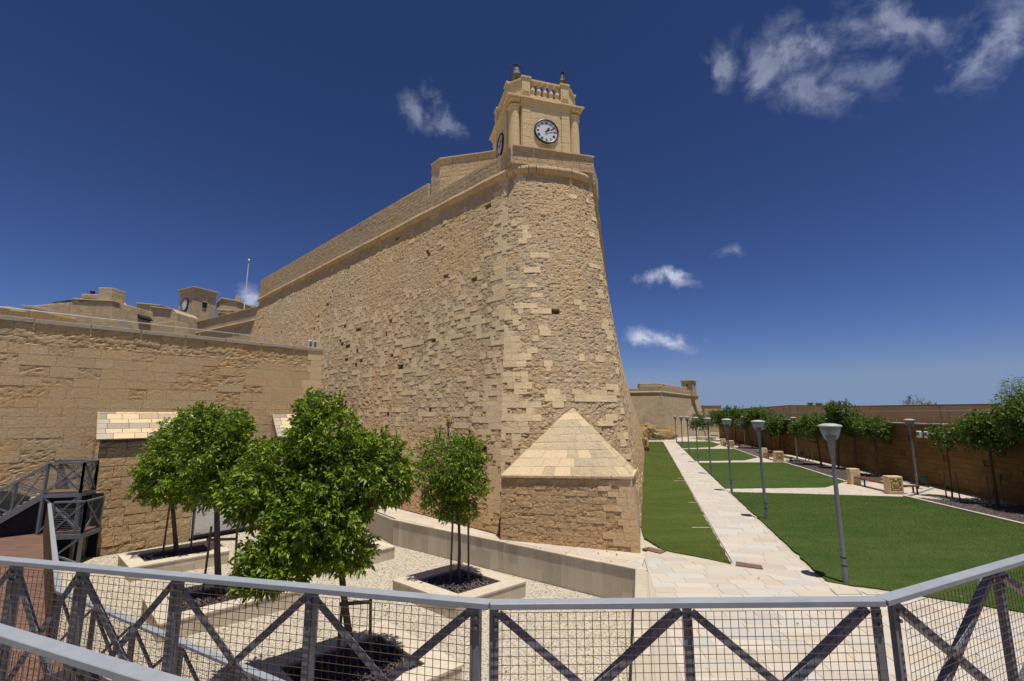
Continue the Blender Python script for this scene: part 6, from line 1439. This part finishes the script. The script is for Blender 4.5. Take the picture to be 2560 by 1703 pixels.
fence(fF, LWB, LWC, 1.12, .06, [.005+i*.99/5 for i in range(6)], tuple(nl2), rail=(.10, .05), bolts=False)

# ================================================================== METAL STAIR AT THE LEFT WALL
stt = thing('metal_stair', (-17.3, 18.2, GZ), 'grey steel stair tower with mesh landings at the left edge', 'stair')
def sbeam(name, p, q, w=.075, h=.075): b = MB(); b.beam(p, q, w, h); return b.build(name, M['stair_steel'], stt)
def xbay(p0, p1, z0, z1, name='landing_rail'):
    """framed bay with crossed braces and mesh between two posts (xy)"""
    a0, a1, c0, c1 = Vector((*p0, z0)), Vector((*p0, z1)), Vector((*p1, z0)), Vector((*p1, z1)); b = MB()
    b.beam(a1, c1, .08, .06); b.beam(a0, a1, .06, .06, (0, 1, 0)); b.beam(c0, c1, .06, .06, (0, 1, 0)); b.beam(a0, c1, .045, .05); b.beam(c0+Vector((0, .03, 0)), a1+Vector((0, .03, 0)), .045, .05); o_ = b.build(name, M['stair_steel'], stt)
    b = MB(); n = int((c0-a0).length/.07)
    for i in range(n+1): e = a0.lerp(c0, i/n); b.tube([e, e+Vector((0, 0, z1-z0))], .004, 4, False)
    for j in range(int((z1-z0)/.07)+1): b.tube([a0+Vector((0, 0, j*.07)), c0+Vector((0, 0, j*.07))], .004, 4, False)
    tag(b.build('wire_mesh', M['stair_steel'], o_), kind='stuff')
e0, e1 = gy(109, 1236, 17.75), gy(201, 1229.5, 18.0); zu = 1.50
U0, U1 = (e0.x, 17.75), (e1.x, 18.0); back = Vector((-.62, .68))
U2 = (U1[0]-.15, U1[1]+.75); U3 = (U0[0]-.5, U0[1]+.95)
b = MB(); b.prism([U0, U1, U2, U3], zu-.07, zu); b.build('upper_landing_deck', M['deck'], stt)
for p, q in ((U0, U1), (U1, U2), (U3, U2)):
    sbeam('landing_beam', (*p, zu-.1), (*q, zu-.1), .08, .12)
xbay(U0, U1, zu, zu+1.1); xbay(U1, U2, zu, zu+1.1); xbay(U3, U2, zu, zu+1.1)
zl = .12; m0, m1 = gy(127, 1340, 17.6), gy(205, 1330, 17.8); V0, V1 = (m0.x, 17.55), (m1.x+.05, 17.75); V2, V3 = (V1[0]-.2, V1[1]+.95), (V0[0]-.5, V0[1]+1.1)
b = MB(); b.prism([V0, V1, V2, V3], zl-.07, zl); b.build('lower_landing_deck', M['deck'], stt); sbeam('landing_beam', (*V0, zl-.12), (*V1, zl-.12), .08, .16); sbeam('landing_beam', (*V1, zl-.12), (*V2, zl-.12), .08, .16)
xbay(V0, V1, zl, zl+1.1); xbay(V1, V2, zl, zl+1.1)
for p, zt in ((U0, zu), (U1, zu), (V1, zl), (V0, zl), (U2, zu), (U3, zu)):
    sbeam('column', (*p, GZ), (*p, zt-.05), .09, .09)
sbeam('brace', (*V0, GZ+.15), (*V1, zl-.15), .06, .06); sbeam('brace', (*V0, GZ+.5), (*V1, GZ+.05), .06, .06); sbeam('brace', (*U0, zl), (*U1, zu-.1), .06, .06); sbeam('brace', (*U0, zu-.1), (*U1, zl+.1), .06, .06)
# flights running left: front one down from the landing, rear one up
fA0, fA1 = Vector((*U0, zu-.08)), gy(-60, 1336, 16.9); fB0, fB1 = Vector((*U3, zu+.05)), gy(-70, 1125, 18.2)
def flight(p, q, wvec, rail_h, n):
    wv = Vector((*wvec, 0)); up = Vector((0, 0, 1))
    for o_ in (Vector((0, 0, 0)), wv):
        sbeam('stringer', p+o_, q+o_, .05, .20); sbeam('stair_handrail', p+o_+up*rail_h, q+o_+up*rail_h, .07, .06); sbeam('baluster_post', p+o_, p+o_+up*rail_h, .05, .05); sbeam('baluster_post', q+o_, q+o_+up*rail_h, .05, .05); m_ = p.lerp(q, .5); sbeam('baluster_post', m_+o_, m_+o_+up*rail_h, .05, .05)
        sbeam('brace', p+o_+up*.05, m_+o_+up*(rail_h-.05), .04, .045); sbeam('brace', p+o_+up*(rail_h-.05), m_+o_+up*.05, .04, .045); sbeam('brace', m_+o_+up*.05, q+o_+up*(rail_h-.05), .04, .045); sbeam('brace', m_+o_+up*(rail_h-.05), q+o_+up*.05, .04, .045)
    for i in range(n):
        c = p.lerp(q, (i+.5)/n); b = MB(); b.beam(c+up*.07, c+wv+up*.07, .26, .035); b.build('tread', M['coping_grey'], stt, bevel=.005)
    b = MB(); k = int((q-p).length/.08)
    for i in range(k+1): e = p.lerp(q, i/k); b.tube([e+up*.05, e+up*rail_h], .004, 4, False)
    for j in range(14): b.tube([p+up*(.05+j*.075), q+up*(.05+j*.075)], .004, 4, False)
    tag(b.build('wire_mesh', M['stair_steel'], stt), kind='stuff')
flight(fA0, fA1, (-.45, .5), 1.1, 10); flight(fB0, fB1, (-.4, .45), 1.1, 8)
# added black panels standing in for the deep shade under the stair
b = MB(); b.prism([(V3[0]+.9, V3[1]+.1), (V3[0]+.95, V3[1]+.14), (-23.2, 14.4), (-23.3, 14.3)], GZ, zu-.2); b.build('under_stair_shade_panel', M['dark_metal'], stt)
b = MB(); b.prism([(V3[0]+.2, V3[1]+.1), (V2[0]-.02, V2[1]+.02), (V2[0]-.05, V2[1]+.07), (V3[0]+.15, V3[1]+.15)], GZ, zu-.15); b.build('under_stair_shade_panel', M['dark_metal'], stt)

# ================================================================== LEAF LITTER
rng = np.random.default_rng(77)
C = []
for cx, cy, z, n, sp_ in ((-3.2, 10.2, GZ, 120, 1.9), (-8.2, 13.8, GZ, 80, 1.7), (-12.2, 17.8, GZ, 60, 1.8), (-1.6, 15, GZ, 60, 1.5), (2.5, 15.0, .02, 14, 1.2), (9, 11, .02, 30, 2.5)):
    P_ = rng.normal(size=(n, 2))*sp_; C.append(np.stack([cx+P_[:, 0], cy+P_[:, 1], np.full(n, z+.03)], 1))
C = np.concatenate(C); N = rng.normal(size=C.shape)*np.array([1, 1, .12])
V = leaf_arrays(C, N, .085, .5, .0, 0, rng); att = np.tile(np.array([[.8, .8, .8, 1]]), (len(C), 1)); att[:, 0] = rng.uniform(.2, 1, len(C))
M['litter'] = mat_leaf('dry fallen leaf', (.14, .085, .03), (.22, .14, .05), (.30, .22, .08), (.36, .27, .08))
tag(raw_mesh('leaf_litter', V, LEAF_F, M['litter'], None, att), 'scattered dry leaves under the orange trees', 'leaves', kind='stuff')
